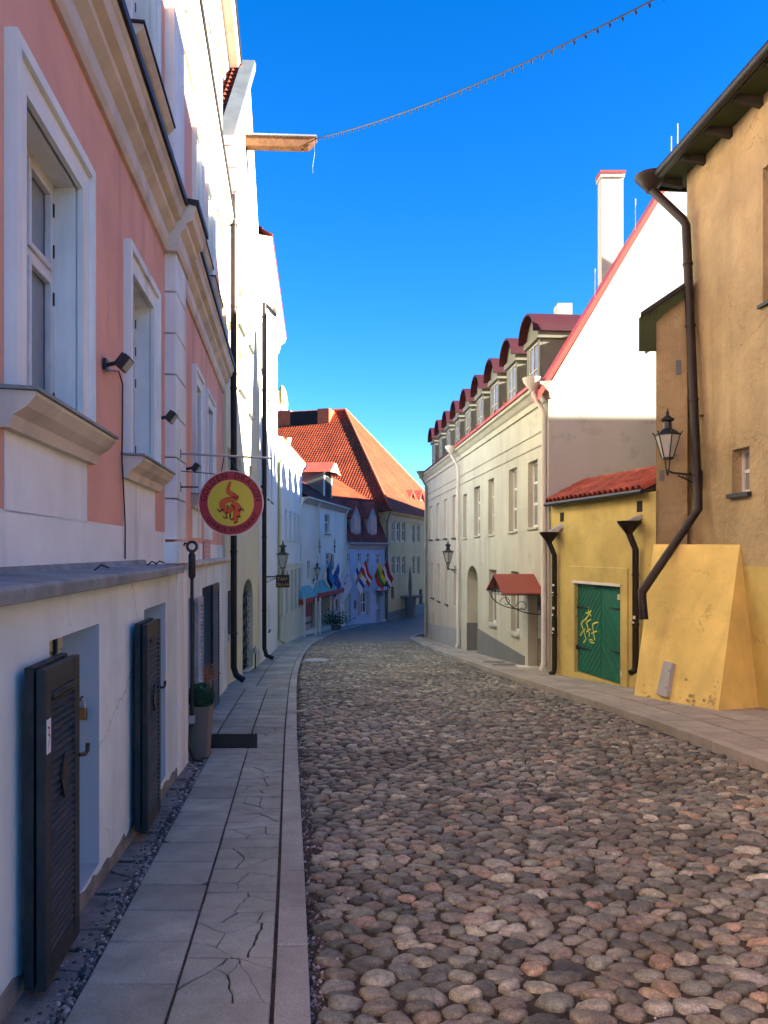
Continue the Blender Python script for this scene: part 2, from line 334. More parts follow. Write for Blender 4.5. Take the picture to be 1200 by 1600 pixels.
def window(fc, parent, u0, u1, z0, z1, o, cols=2, rows=(), fw=.055, fd=.05, fm=WFRAME, gm=GLASS, sill=None, name='window', sash=0):
    """frame with mullions (rows = heights of transoms, 0..1), a pane in each light, optional sill (projection, thickness, material)"""
    mb = MB(); fc.box(mb, u0, u0 + fw, z0, z1, o - fd, o); fc.box(mb, u1 - fw, u1, z0, z1, o - fd, o)
    fc.box(mb, u0 + fw, u1 - fw, z0, z0 + fw, o - fd, o - .002); fc.box(mb, u0 + fw, u1 - fw, z1 - fw, z1, o - fd, o - .002)
    ue = [u0 + fw * .5 + (u1 - u0 - fw) * k / cols for k in range(cols + 1)]; ze = [z0 + fw * .5] + [z0 + (z1 - z0) * r for r in rows] + [z1 - fw * .5]
    for u in ue[1:-1]: fc.box(mb, u - fw * .5, u + fw * .5, z0 + fw, z1 - fw, o - fd, o - .004)
    for z in ze[1:-1]: fc.box(mb, u0 + fw, u1 - fw, z - fw * .45, z + fw * .45, o - fd, o - .006)
    wn = mb.build(name, fm, parent)
    for i in range(cols):
        for j in range(len(ze) - 1):
            g = MB(); fc.box(g, ue[i] + fw * .5, ue[i + 1] - fw * .5, ze[j] + fw * .45, ze[j + 1] - fw * .45, o - fd * .75, o - fd * .55); g.build('pane', gm, wn)
            if sash:       # casement rails standing proud of each pane
                s_ = MB(); a, b, c, d = ue[i] + fw * .5 + .003, ue[i + 1] - fw * .5 - .003, ze[j] + fw * .45 + .003, ze[j + 1] - fw * .45 - .003
                fc.box(s_, a, a + sash, c, d, o - fd * .5, o + .012); fc.box(s_, b - sash, b, c, d, o - fd * .5, o + .012); fc.box(s_, a + sash, b - sash, c, c + sash, o - fd * .5, o + .01); fc.box(s_, a + sash, b - sash, d - sash, d, o - fd * .5, o + .01); s_.build('sash', fm, wn, bevel=.006)
                for zh in (c + .12, d - .12): h_ = MB(); fc.box(h_, (b - .012) if i else (a - .002), (b + .004) if i else (a + .014), zh - .04, zh + .04, o + .0125, o + .02); h_.build('hinge', IRON, wn)
    if sill:
        g = MB(); pr, th, sm = sill; fc.box(g, u0 - .04, u1 + .04, z0 - th, z0 - .003, o - fd, pr); g.build('sill', sm, wn)
    return wn
def rect_px(fc, x0, x1, y0, y1, o=0):
    """facade rectangle from photo columns x0..x1 and the rows y0 (top) / y1 (bottom) at their middle"""
    a = fc.U(x0, o); b = fc.U(x1, o); m = (x0 + x1) / 2
    return min(a, b), max(a, b), fc.at(m, y1, o)[1], fc.at(m, y0, o)[1]
def tiled(mb, a, b, c, d, th=.30, lift=.035, mi=0, v0=0):
    """stepped tile courses on a slope; a,b eave ends, c,d ridge ends above b,a"""
    a, b, c, d = map(Vector, (a, b, c, d)); nrm = (b - a).cross(d - a).normalized()
    if nrm.z < 0: nrm = -nrm
    L = (((d + c) - (a + b)) / 2).length; n = max(1, int(L / th)); W = (b - a).length; t = (b - a).normalized()
    for k in range(n):
        f0, f1 = k / n, min(1, (k + 1.04) / n)
        p, q = a.lerp(d, f0), b.lerp(c, f0); r, s_ = b.lerp(c, f1), a.lerp(d, f1)
        uv = lambda x: ((x - a).dot(t), v0 + (k + .5) * th)
        mb.quad(p + nrm * lift, q + nrm * lift, r + nrm * .004, s_ + nrm * .004, mi, [uv(p), uv(q), uv(r), uv(s_)])
        mb.quad(p, q, q + nrm * lift, p + nrm * lift, mi, [uv(p), uv(q), uv(q), uv(p)])
    return mb
def pipe(name, pts, r, m, parent, clamps=(), n=10):
    o = MB().tube(pts, r, n).build(name, m, parent, smooth=True)
    for z in clamps:
        for i in range(len(pts) - 1):
            a, b = Vector(pts[i]), Vector(pts[i + 1])
            if min(a.z, b.z) < z < max(a.z, b.z):
                q = a.lerp(b, (z - a.z) / (b.z - a.z)); dr = (b - a).normalized()
                MB().tube([q - dr * .02, q + dr * .02], r * 1.18, n).build('collar', m, o, smooth=True)
    return o
def glyphs(text, size):
    """letter outlines as flat meshes with their advance widths"""
    out = []
    for ch in text:
        if ch == ' ': out.append((None, size * .35)); continue
        cu = bpy.data.curves.new('t', 'FONT'); cu.body = ch; cu.size = size; cu.resolution_u = 3
        ob = bpy.data.objects.new('t', cu); COL.objects.link(ob); dg = bpy.context.evaluated_depsgraph_get()
        me = bpy.data.meshes.new_from_object(ob.evaluated_get(dg)); vs = [tuple(v.co) for v in me.vertices]; fs = [tuple(p.vertices) for p in me.polygons]
        xs = [v[0] for v in vs]; x0 = min(xs); wd = max(xs) - x0
        out.append(([(v[0] - x0 - wd / 2, v[1]) for v in vs], wd, fs))
        bpy.data.objects.remove(ob); bpy.data.curves.remove(cu); bpy.data.meshes.remove(me)
    return out

# ------------------------------------------------------------------ ground lines
gz = interp([(-60, 3.6), (-20, 1.46), (0, 0), (20, -1.46), (31, -2.32), (41, -2.95), (52, -3.5), (60, -3.74), (70, -3.9), (90, -4.0), (140, -4.0)])
XL = interp([(-14, 1.62), (0, .05), (3, -.29), (10.7, -1.22), (19.2, -2.14), (28, -2.85), (35, -3.15), (44, -3.0), (52, -1.9), (60, 0.1), (70, 3.6), (80, 7.5), (100, 16)])
XR = interp([(-14, 4.6), (0, 4.0), (7.4, 3.70), (10.7, 3.50), (14.8, 3.05), (19.2, 2.56), (26.7, 2.0), (34, 1.52), (38.4, 1.30), (42, 1.9), (47, 3.6), (55, 7.2), (70, 15), (100, 30)])

# ------------------------------------------------------------------ ground, road, pavements
mb = MB(); ys = [-60, -30, -14, 0, 10, 20, 30, 40, 50, 60, 75, 100, 200, 500, 1500]; xs = [-900, -200, -60, -25, 0, 25, 60, 200, 900]
gzz = lambda y: gz(min(max(y, -60), 140)) - .45
for i in range(len(ys) - 1):
    for j in range(len(xs) - 1):
        mb.quad((xs[j], ys[i], gzz(ys[i])), (xs[j + 1], ys[i], gzz(ys[i])), (xs[j + 1], ys[i + 1], gzz(ys[i + 1])), (xs[j], ys[i + 1], gzz(ys[i + 1])))
mb.build('ground', EARTH, kind='structure')

def strip(fa, fb, y0, y1, dz, step=.5, n=1):
    m = MB(); k = max(1, int((y1 - y0) / step)); vs = []
    for i in range(k + 1):
        y = y0 + (y1 - y0) * i / k
        for j in range(n + 1):
            f = j / n; vs.append((fa(y) + (fb(y) - fa(y)) * f, y, gz(y) + dz))
    return m.add(vs, [(i * (n + 1) + j, i * (n + 1) + j + 1, (i + 1) * (n + 1) + j + 1, (i + 1) * (n + 1) + j) for i in range(k) for j in range(n)])
road = strip(lambda y: XL(y) - .06, lambda y: XR(y) + .06, -14, 36, -.005, .5, 4).build('road', DIRT, kind='structure', recalc=False)
strip(lambda y: XL(y) - .06, lambda y: XR(y) + .06, 36, 100, .012, .5, 4).build('far_road', ASPH, kind='structure', recalc=False)
KL, KR = .055, .11                      # kerb heights
pavl = strip(lambda y: XL(y) - 3.2 - max(0, y - 36) * .12, lambda y: XL(y) - .03, -14, 100, KL - .011, .5).build('left_pavement', DIRT, kind='structure', recalc=False)
pavr = strip(lambda y: XR(y) + .03, lambda y: XR(y) + 4.5 + max(0, 10 - y) * .15, -14, 60, KR - .012, .5).build('right_pavement', DIRT, kind='structure', recalc=False)

# cobbles: Voronoi stones between the kerbs, domed; the 300 nearest are single objects
rc = random.Random(11); KS = 1.5; DX = .134; DY = .121 / KS     # stones lie longer across the street than along it
cells = {}; pts = []
ny0, ny1 = int(-.6 / DY), int(36 / DY)
for j in range(ny0, ny1):
    y = j * DY
    for i in range(-36, 38):
        if rc.random() < .10: continue
        x = (i + .5 * (j % 2)) * DX + rc.uniform(-.40, .40) * DX; yy = y + rc.uniform(-.40, .40) * DY
        if XL(yy) - .15 < x < XR(yy) + .15:
            k = len(pts); pts.append((x, yy)); cells.setdefault((int(x // .2), int(yy // .2)), []).append(k)
def stone_cell(k):
    x, y = pts[k]; ys_ = y * KS; poly = [(x - .16, ys_ - .16), (x + .16, ys_ - .16), (x + .16, ys_ + .16), (x - .16, ys_ + .16)]
    ci, cj = int(x // .2), int(y // .2); nb = []
    for a in (-1, 0, 1):
        for b in (-1, 0, 1):
            for q in cells.get((ci + a, cj + b), ()):
                if q != k:
                    d = (pts[q][0] - x) ** 2 + ((pts[q][1] - y) * KS) ** 2
                    if d < .11: nb.append((d, q))
    nb.sort()
    for d, q in nb[:14]:
        nx, ny = pts[q][0] - x, (pts[q][1] - y) * KS
        poly = clip(poly, x + nx / 2, ys_ + ny / 2, nx, ny)
        if len(poly) < 3: return None
    return [(a, b / KS) for a, b in poly]
TONES = [((0.236, 0.235, 0.186), 26), ((0.318, 0.315, 0.247), 16), ((0.147, 0.15, 0.119), 20), ((0.196, 0.208, 0.174), 12), ((0.269, 0.234, 0.172), 18), ((0.375, 0.279, 0.189), 6), ((0.233, 0.207, 0.157), 16), ((0.423, 0.395, 0.286), 7), ((0.096, 0.096, 0.078), 8), ((0.53, 0.514, 0.392), 3)]
TW = [t for t, n in TONES for _ in range(n)]
def stone(poly, n, rings):
    cx = sum(p[0] for p in poly) / len(poly); cy = sum(p[1] for p in poly) / len(poly)
    q = []
    for i in range(len(poly)):          # rounded corners
        a, b = poly[i], poly[(i + 1) % len(poly)]
        q += [(a[0] * .78 + b[0] * .22, a[1] * .78 + b[1] * .22), (a[0] * .22 + b[0] * .78, a[1] * .22 + b[1] * .78)]
    rs = []
    for k in range(n):
        t = 2 * math.pi * k / n; dx, dy = math.cos(t), math.sin(t); best = .03
        for i in range(len(q)):
            ax, ay = q[i][0] - cx, q[i][1] - cy; bx, by = q[(i + 1) % len(q)][0] - cx, q[(i + 1) % len(q)][1] - cy
            ex, ey = bx - ax, by - ay; den = dx * ey - dy * ex
            if abs(den) < 1e-9: continue
            s_ = (ax * ey - ay * ex) / den; u_ = (ax * dy - ay * dx) / den
            if s_ > 0 and -1e-6 <= u_ <= 1 + 1e-6: best = s_; break
        rs.append(best)
    rs = [(rs[k - 1] + 4 * rs[k] + rs[(k + 1) % n]) / 6 * rc.uniform(.90, 1.06) for k in range(n)]
    sh = rc.uniform(.87, 1.0); h = rc.uniform(.5, 1.15) * min(1.15, .5 + sum(rs) / n / .105); dp = rc.uniform(-.008, .003); tx, ty = rc.uniform(-.16, .16), rc.uniform(-.16, .16)
    vs = []
    for kf, hz in rings:
        for k in range(n):
            t = 2 * math.pi * k / n; r = rs[k] * kf * sh; x = cx + r * math.cos(t); y = cy + r * math.sin(t)
            wob = rc.uniform(-.003, .003) if hz > 0 else 0
            vs.append((x, y, gz(y) + hz * h + dp + (x - cx) * tx * (hz > -.01) + (y - cy) * ty * (hz > -.01) + wob))
    vs.append((cx, cy, gz(cy) + rings[-1][1] * h * 1.04 + dp))
    m_ = len(rings); fs = [(i * n + k, i * n + (k + 1) % n, (i + 1) * n + (k + 1) % n, (i + 1) * n + k) for i in range(m_ - 1) for k in range(n)]
    fs += [((m_ - 1) * n + k, (m_ - 1) * n + (k + 1) % n, m_ * n) for k in range(n)]
    c = rc.choice(TW); j = rc.uniform(.78, 1.18); return vs, fs, tuple(min(1, v * j * rc.uniform(.96, 1.04)) for v in c)
def tone_mesh(name, vs, fs, cols, m):
    me = bpy.data.meshes.new(name); me.from_pydata(vs, [], fs); me.materials.append(m)
    ca = me.color_attributes.new('tone', 'FLOAT_COLOR', 'POINT'); flat = []
    for c in cols: flat += [c[0], c[1], c[2], 1.0]
    ca.data.foreach_set('color', flat); me.polygons.foreach_set('use_smooth', [True] * len(me.polygons)); me.update(); return me
NEARR = [(1.0, -.03), (.99, .001), (.91, .0145), (.70, .0215), (.36, .0245)]
MIDR = [(1.0, -.03), (.96, .006), (.74, .0205)]
order = []
for k in range(len(pts)):
    x, y = pts[k]
    vis = y > .6 and (EYE - gz(y)) / y < (1605 - HORIZON) / FP and abs(x) / y < 605 / FP and x > XL(y) + .06 and x < XR(y) - .05
    order.append((0 if vis else 1, y, k))
order.sort(); single = {k for v, y, k in order[:300] if v == 0}
av, af, ac = [], [], []
for k in range(len(pts)):
    x, y = pts[k]
    if not (XL(y) + .055 < x < XR(y) - .03): continue
    poly = stone_cell(k)
    if not poly: continue
    ar = abs(sum(poly[i][0] * poly[(i + 1) % len(poly)][1] - poly[(i + 1) % len(poly)][0] * poly[i][1] for i in range(len(poly)))) / 2
    if ar < .003: continue
    vs, fs, c = stone(poly, 14 if y < 7 else (10 if y < 15 else 8), NEARR if y < 7 else MIDR)
    if k in single:
        o = bpy.data.objects.new('cobblestone', tone_mesh('cobblestone', vs, fs, [c] * len(vs), COB)); COL.objects.link(o); o.parent = road
    else:
        b = len(av); av += vs; af += [tuple(b + i for i in f) for f in fs]; ac += [c] * len(vs)
o = bpy.data.objects.new('cobblestones', tone_mesh('cobblestones', av, af, ac, COB)); COL.objects.link(o); o.parent = road; o['kind'] = 'stuff'

# loose gravel: along the left kerb, in the strip by the wall, in the joints
gv, gf, gc = [], [], []
def pebble(x, y, z, r):
    b = len(gv); ph = rc.uniform(0, 6.28); n = 5
    for k in range(n): gv.append((x + r * math.cos(ph + k * 1.2566) * rc.uniform(.7, 1.2), y + r * math.sin(ph + k * 1.2566) * rc.uniform(.7, 1.2), z - r * .3))
    for k in range(n): gv.append((x + r * .6 * math.cos(ph + .5 + k * 1.2566), y + r * .6 * math.sin(ph + .5 + k * 1.2566), z + r * rc.uniform(.35, .65)))
    for k in range(n): gf.append((b + k, b + (k + 1) % n, b + n + (k + 1) % n, b + n + k))
    gf.append(tuple(b + n + k for k in range(n))); t = rc.choice([.08, .12, .16, .2, .3, .45]); gc.extend([(t, t * .96, t * .92)] * (2 * n))
for _ in range(2600):
    y = 2.0 + 16 * rc.random() ** 1.8; x = XL(y) + abs(rc.gauss(0, .09)); pebble(x, y, gz(y) - .001, rc.uniform(.004, .013))
for _ in range(2400):
    y = 1.6 + 7.0 * rc.random() ** 1.4; x = XL(y) - .935 - rc.random() ** 2.5 * .13; pebble(x, y, gz(y) + KL - .009, rc.choice([.004, .006, .008, .012, .016]) * rc.uniform(.8, 1.3))
for _ in range(2600):
    y = 2.0 + 9 * rc.random() ** 1.3; x = rc.uniform(XL(y) + .1, XR(y) - .05); pebble(x, y, gz(y) + .001, rc.uniform(.003, .008))
o = bpy.data.objects.new('gravel', tone_mesh('gravel', gv, gf, gc, GRAVEL)); COL.objects.link(o); o['kind'] = 'stuff'
o['label'] = 'loose grey gravel along the kerb and wall foot'

# slabs and kerbs
def slab_mesh(mb_, poly, zt, th=.05, ch=.006):
    """polygon [(x,y)] with chamfered top"""
    cx = sum(p[0] for p in poly) / len(poly); cy = sum(p[1] for p in poly) / len(poly); n = len(poly)
    def sh(p, d):
        l = math.hypot(p[0] - cx, p[1] - cy); k = max(.2, (l - d) / l); return (cx + (p[0] - cx) * k, cy + (p[1] - cy) * k)
    b = [(p[0], p[1], zt(*p) - th) for p in poly]; t = [(p[0], p[1], zt(*p) - ch) for p in poly]; u = [(*sh(p, ch * 1.3), zt(*p)) for p in poly]
    return mb_.add(b + t + u, [(i, (i + 1) % n, n + (i + 1) % n, n + i) for i in range(n)] + [(n + i, n + (i + 1) % n, 2 * n + (i + 1) % n, 2 * n + i) for i in range(n)] + [tuple(range(2 * n, 3 * n))])
rs_ = random.Random(5)
def slab(side, fx, a, b, y0, y1, hgt, parent, m, name='paving_slab', gap=.005, crack=False, chip=0, th=.05):
    """slab between offsets a..b from the road edge line (side -1 left, +1 right)"""
    d = 0; g = gap
    A = lambda y, o: (fx(y) + side * o, y)
    poly = [A(y0 + g, a + g), A(y0 + g, b - g), A(y1 - g, b - g), A(y1 - g, a + g)]
    tx, ty, tz = rs_.uniform(-.006, .006), rs_.uniform(-.006, .006), rs_.uniform(-.003, .003)
    cx = sum(p[0] for p in poly) / 4; cy = sum(p[1] for p in poly) / 4
    m_ = MB()
    if not crack:
        if chip and rs_.random() < chip:       # a broken corner
            i = rs_.randrange(4); p, q, r = poly[i - 1], poly[i], poly[(i + 1) % 4]; f = rs_.uniform(.06, .16); h = rs_.uniform(.06, .16)
            poly[i:i + 1] = [(q[0] + (p[0] - q[0]) * f, q[1] + (p[1] - q[1]) * f), (q[0] + (r[0] - q[0]) * h, q[1] + (r[1] - q[1]) * h)]
        slab_mesh(m_, poly, lambda x, y: gz(y) + hgt + tz + (x - cx) * tx + (y - cy) * ty, th)
    else:
        w = abs(b - a); seeds = [(cx + rs_.uniform(-.5, .5) * w, cy + rs_.uniform(-.5, .5) * (y1 - y0)) for _ in range(crack)]
        for i, s_ in enumerate(seeds):
            pp = list(poly)
            for j, q in enumerate(seeds):
                if i != j and len(pp) > 2:
                    nx, ny = q[0] - s_[0], q[1] - s_[1]; l = math.hypot(nx, ny); gp = rs_.choice([.0012, .002, .003, .006])
                    pp = clip(pp, (s_[0] + q[0]) / 2 - nx / l * gp, (s_[1] + q[1]) / 2 - ny / l * gp, nx, ny)
            if len(pp) > 2:
                dn = []          # ragged fracture edges, the same wobble on both sides of a crack
                for a_, b_ in zip(pp, pp[1:] + pp[:1]):
                    l_ = math.hypot(b_[0] - a_[0], b_[1] - a_[1]); n_ = max(1, int(l_ / .035))
                    for k_ in range(n_):
                        x_ = a_[0] + (b_[0] - a_[0]) * k_ / n_; y_ = a_[1] + (b_[1] - a_[1]) * k_ / n_
                        bd = max(0, min(y_ - y0, y1 - y_, side * (x_ - fx(y_)) - a, b - side * (x_ - fx(y_)))); f_ = min(1, bd / .05); v_ = noise.noise_vector((x_ * 14, y_ * 14, 3)); dn.append((x_ + v_.x * .016 * f_, y_ + v_.y * .016 * f_))
                pp = dn
                kx, ky, kz = rs_.uniform(-.02, .02), rs_.uniform(-.02, .02), rs_.uniform(-.006, .001)
                slab_mesh(m_, pp, lambda x, y: gz(y) + hgt + kz + (x - s_[0]) * kx + (y - s_[1]) * ky, ch=.004)
    return m_.build(name, m, parent, recalc=False)
# left: two columns by the plinth, three past the step, long concrete slabs further on
y = .4; k = 0
while y < 8.2:
    L_ = rs_.uniform(.36, .41); slab(-1, XL, .542, .925, y, y + L_, KL, pavl, SLAB, chip=.25); y += L_
y = .1
while y < 8.2:
    L_ = rs_.choice([.37, .38, .4, .2, .38]); slab(-1, XL, .15, .54, y, y + L_, KL, pavl, SLAB, crack=(rs_.choice([4, 5, 6, 3, 7]) if 2.9 < y < 8 and L_ > .3 else 0), chip=.5); y += L_
y = 1.0
while y < 8.1:          # worn natural stones in the strip along the plinth
    L_ = rs_.uniform(.3, .75); slab(-1, XL, rs_.uniform(.945, .99), 1.19, y, y + L_, KL - .003, pavl, FOOT, name='edging_stone', crack=rs_.choice([3, 4, 5])); y += L_ + rs_.uniform(.0, .05)
for a, b, ll in ((.15, .55, (.38, .42)), (.56, .97, (.5, .62)), (.98, 1.45, (.5, .62))):
    y = 8.25
    while y < 14.6:
        L_ = rs_.uniform(*ll); slab(-1, XL, a, b, y, y + L_, KL, pavl, SLAB, crack=(rs_.choice([0, 2, 3]) if a < .2 else 0), chip=.15); y += L_
for a, b in ((.15, .78), (.79, 1.75)):
    y = 14.65
    while y < 42:
        L_ = rs_.uniform(.9, 1.2); slab(-1, XL, a, b, y, y + L_, KL, pavl, SLAB); y += L_
y = -1.0
while y < 66:
    L_ = rs_.uniform(.85, 1.05) if y > 3.2 else rs_.uniform(.62, .95); slab(-1, XL, -.005, .14, y, y + L_, KL + .003, pavl, KERB, name='kerb_stone', gap=.003, th=.14); y += L_
y = 3.0
while y < 46:
    L_ = rs_.uniform(.85, 1.05); slab(1, XR, -.005, .15, y, y + L_, KR + .003, pavr, KERB if y > 24 else SLABR, name='kerb_stone', gap=.003, th=.2); y += L_
for c in range(5):
    y = 4.6 + .2 * (c % 2)
    while y < 38.5:
        L_ = .5 if y < 24 else 1.0
        if not (y > 17 and c > 3): slab(1, XR, .16 + c * .47, .16 + (c + 1) * .47 - .004, y, y + L_, KR, pavr, SLABR, chip=.25, gap=.015)
        y += L_
# far pavements past the bend
strip(lambda y: XL(y) - 1.6 - max(0, y - 42) * .05, lambda y: XL(y) - .14, 42, 80, KL, .5).build('far_pavement', SLAB, kind='structure', recalc=False)

# ------------------------------------------------------------------ pink building, near left
FA = Face((-.08, -12), (-2.346, 8.6), 1); FB = Face((-2.346, 8.6), (-3.152, 15.0), 1)
ua = lambda d: (d + 12) * FA.len / 20.6
ub = lambda d: (d - 8.6) * FB.len / 6.4
pb = thing('pink_building', 'salmon pink town building with white window surrounds and grey plinth on the left', 'building', (-1.8, 4, gz(4)))
TOPZ = 11.2; LZ = 1.48; Z1, Z2 = 2.35, 3.89           # ledge, ground floor window opening
OPEN = [(ua(1.35), ua(2.35)), (ua(3.84), ua(4.84)), (ua(6.30), ua(7.22))]
OPENB = [(ub(10.35), ub(11.0)), (ub(11.85), ub(12.75))]
U1, U2 = 5.75, 7.45; V1, V2 = 8.5, 10.2                 # upper floors
PO, PD = .28, .20                                     # plinth projection, reveal depth
holes = [(a, b, Z1, Z2, PD) for a, b in OPEN] + [(a, b, U1, U2, PD) for a, b in OPEN] + [(a, b, V1, V2, PD) for a, b in OPEN]
mb = MB(); FA.wall(mb, 0, FA.len, LZ - .3, TOPZ, holes, 0, 0, 1)
FA.shell(mb, 0, FA.len, LZ - 2, TOPZ, 9, 0)
mb.build('wall', [PINK, PINKW], pb, recalc=False)
mb = MB(); FB.wall(mb, -.02, FB.len, LZ - .5, TOPZ, [(a, b, Z1, Z2, PD) for a, b in OPENB] + [(a, b, U1, U2, PD) for a, b in OPENB] + [(a, b, V1, V2, PD) for a, b in OPENB], 0, 0, 1)
FB.shell(mb, 0, FB.len, -2.0, TOPZ, 9, 0); mb.build('wall', [PINK, PINKW], pb, recalc=False)
# white painted band and aprons under the windows (a coat a few mm proud)
def apron(fc, a, b, z0, z1, name='white_apron'):
    m = MB(); fc.box(m, a, b, z0, z1, -.02, .006); return m.build(name, PINKW, pb)
m = MB(); FA.box(m, 0, ua(7.96), LZ - .1, 1.80, -.02, .006); m.build('white_band', PINKW, pb)
m = MB(); FB.box(m, .02, FB.len - .004, LZ - .3, 1.72, -.02, .006); m.build('white_band', PINKW, pb)
SW = .20
for fc, lst in ((FA, OPEN), (FB, OPENB)):
    for a, b in lst:
        apron(fc, a - SW, b + SW, 1.79, Z1 - .12)
        for (z0, z1) in ((Z1, Z2), (U1, U2), (V1, V2)):
            s_ = MB()       # moulded surround: flat band, raised outer bead
            fc.box(s_, a - SW, a, z0 - .1, z1 + SW, -.01, .035); fc.box(s_, b, b + SW, z0 - .1, z1 + SW, -.01, .035); fc.box(s_, a, b, z1, z1 + SW, -.01, .034)
            fc.box(s_, a - SW - .004, a - SW + .06, z0 - .1, z1 + SW, .02, .062); fc.box(s_, b + SW - .06, b + SW + .004, z0 - .1, z1 + SW, .02, .062)
            fc.box(s_, a - SW + .06, b + SW - .06, z1 + SW - .06, z1 + SW + .004, .02, .061)
            wn = window(fc, pb, a, b, z0 + .02, z1, -PD + .06, 2, (.62,), fw=.055, fd=.06, gm=GLASSG, sash=.036)
            s_.build('surround', PINKW, wn)
            st = MB(); fc.extrude(st, [(0, z0 - .17), (.05, z0 - .17), (.07, z0 - .11), (.13, z0 - .07), (.17, z0 - .02), (.17, z0), (-.14, z0 + .012), (-.14, z0 - .03), (0, z0 - .03)] , a - SW - .08, b + SW + .08); st.build('sill_moulding', TRIM, wn)
            st = MB(); fc.extrude(st, [(-.14, z0 + .013), (.185, z0 + .003), (.185, z0 + .02), (-.14, z0 + .03)], a - SW - .10, b + SW + .10); st.build('sill_flashing', STONE if z0 < 3 else BLACKM, wn)
            if z0 > 5:
                st = MB(); fc.box(st, a - SW, b + SW, z0 - .5, z0 - .17, -.01, .07); st.build('apron_panel', TRIM, wn)
# quoined pilaster at the corner of the two parts
QA, QB = ua(7.97), ua(8.62)
z = 1.72; k = 0
while z < 4.70:
    m = MB(); FA.box(m, QA, QB + .03, z + .008, min(z + .425, 4.70), -.01, .12); m.build('quoin_block', PINKW, pb, bevel=.012); z += .43
m = MB(); FA.box(m, QA - .04, QB + .03, LZ, 1.70, -.01, .15); m.build('pilaster_base', PINKW, pb)
m = MB(); FA.box(m, QA, QB + .03, 5.35, 7.7, -.01, .10); FA.box(m, QA - .05, QB + .06, 5.2, 5.42, -.01, .15); m.build('upper_pilaster', PINKW, pb)
m = MB(); FA.box(m, QA, QB + .03, 8.2, TOPZ - .35, -.01, .10); m.build('upper_pilaster', PINKW, pb)
# cornices: profile (o, z), broken forward over the pilaster, black sheet capping
def cornice(z0, z1, pr, nm='cornice'):
    h = z1 - z0
    prof = lambda e: [(-.01, z0), (.03 + e, z0), (.055 + e, z0 + .04 * h / .45), (.055 + e, z0 + .16 * h / .45), (.12 + e, z0 + .22 * h / .45), (.12 + e, z0 + .27 * h / .45), (pr - .04 + e, z0 + .30 * h / .45), (pr - .02 + e, z0 + .37 * h / .45), (pr + e, z0 + .39 * h / .45), (pr + e, z1), (-.01, z1 + .05)]
    cap = lambda e: [(-.005, z1 + .052), (pr + .03 + e, z1 - .02), (pr + .03 + e, z1 + .045), (-.005, z1 + .095)]
    for fc, a, b, e in ((FA, 0, QA - .08, 0), (FA, QA - .079, QB + .10, .11), (FB, .09, FB.len + .05, 0)):
        m = MB(); fc.extrude(m, prof(e), a, b); c = m.build(nm, TRIM, pb)
        m = MB(); fc.extrude(m, cap(e), a - .01, b + .01); m.build('capping', BLACKM, c)
cornice(4.70, 5.18, .22); cornice(7.72, 8.14, .22); cornice(TOPZ - .35, TOPZ + .05, .34, 'eaves_cornice')
# grey plinth with cellar openings
H1 = (FA.U(77, PO), FA.U(155, PO), -.14, 1.20, .22); H2 = (ua(5.50), FA.U(258.5, PO), -.27, 1.18, .22); H0 = (ua(1.0), ua(1.85), .0, 1.2, .22)
PE = ua(7.66)
m = MB(); FA.wall(m, 0, PE, -1.2, LZ - .06, [H0, H1, H2], PO, 0, 1)
m.quad(FA.p(PE, PO, -1.2), FA.p(PE, -.2, -1.2), FA.p(PE, -.2, LZ - .06), FA.p(PE, PO, LZ - .06)); m.build('plinth', [GREYP, BLUEP], pb, recalc=False)
m = MB(); FA.box(m, ua(6.97), PE - .003, -1.2, LZ - .08, PO - .1, PO + .006); m.build('pier', PINKW, pb)
# ledge stones
u = 0.0; rl = random.Random(3)
while u < ua(6.95):
    L_ = min(rl.uniform(1.1, 1.7), ua(6.95) - u)
    m = MB(); FA.extrude(m, [(-.01, LZ - .07), (PO + .07, LZ - .075), (PO + .075, LZ - .02), (PO + .06, LZ - .006), (.02, LZ + .012), (.008, LZ + .05), (-.01, LZ + .05)], u + .002, u + L_ - .002); m.build('ledge_stone', STONE, pb, bevel=.006); u += L_
for d in (4.6, 6.2, 6.55):
    q = FA.p(ua(d), PO * .6, LZ + .01); MB().tube([q, (q[0] + .02, q[1] + .05, q[2] + .03), (q[0] + .05, q[1] + .09, q[2] + .012)], .006, 6).build('ledge_hook', IRON, pb, smooth=True)
# crumbling footing along the base, uneven top
rf = random.Random(8); m = MB(); u = ua(.6); vs = []
while u < PE - .02:
    y = FA.p(u, 0, 0)[1]; vs.append((u, gz(y) + KL + rf.uniform(.06, .105)))
    u += rf.uniform(.05, .12)
for (a, za), (b, zb) in zip(vs, vs[1:]):
    if any(h[0] - .05 < (a + b) / 2 < h[1] + .05 for h in (H0,)):
        if m.f: m.build('footing', FOOT, pb, recalc=False); m = MB()
        continue
    m.hexa([FA.p(a, PO - .05, -1.3), FA.p(b, PO - .05, -1.3), FA.p(b, PO + .014, -1.3), FA.p(a, PO + .014, -1.3)], [FA.p(a, PO - .05, za), FA.p(b, PO - .05, zb), FA.p(b, PO + .004, zb), FA.p(a, PO + .004, za)])
if m.f: m.build('footing', FOOT, pb, recalc=False)
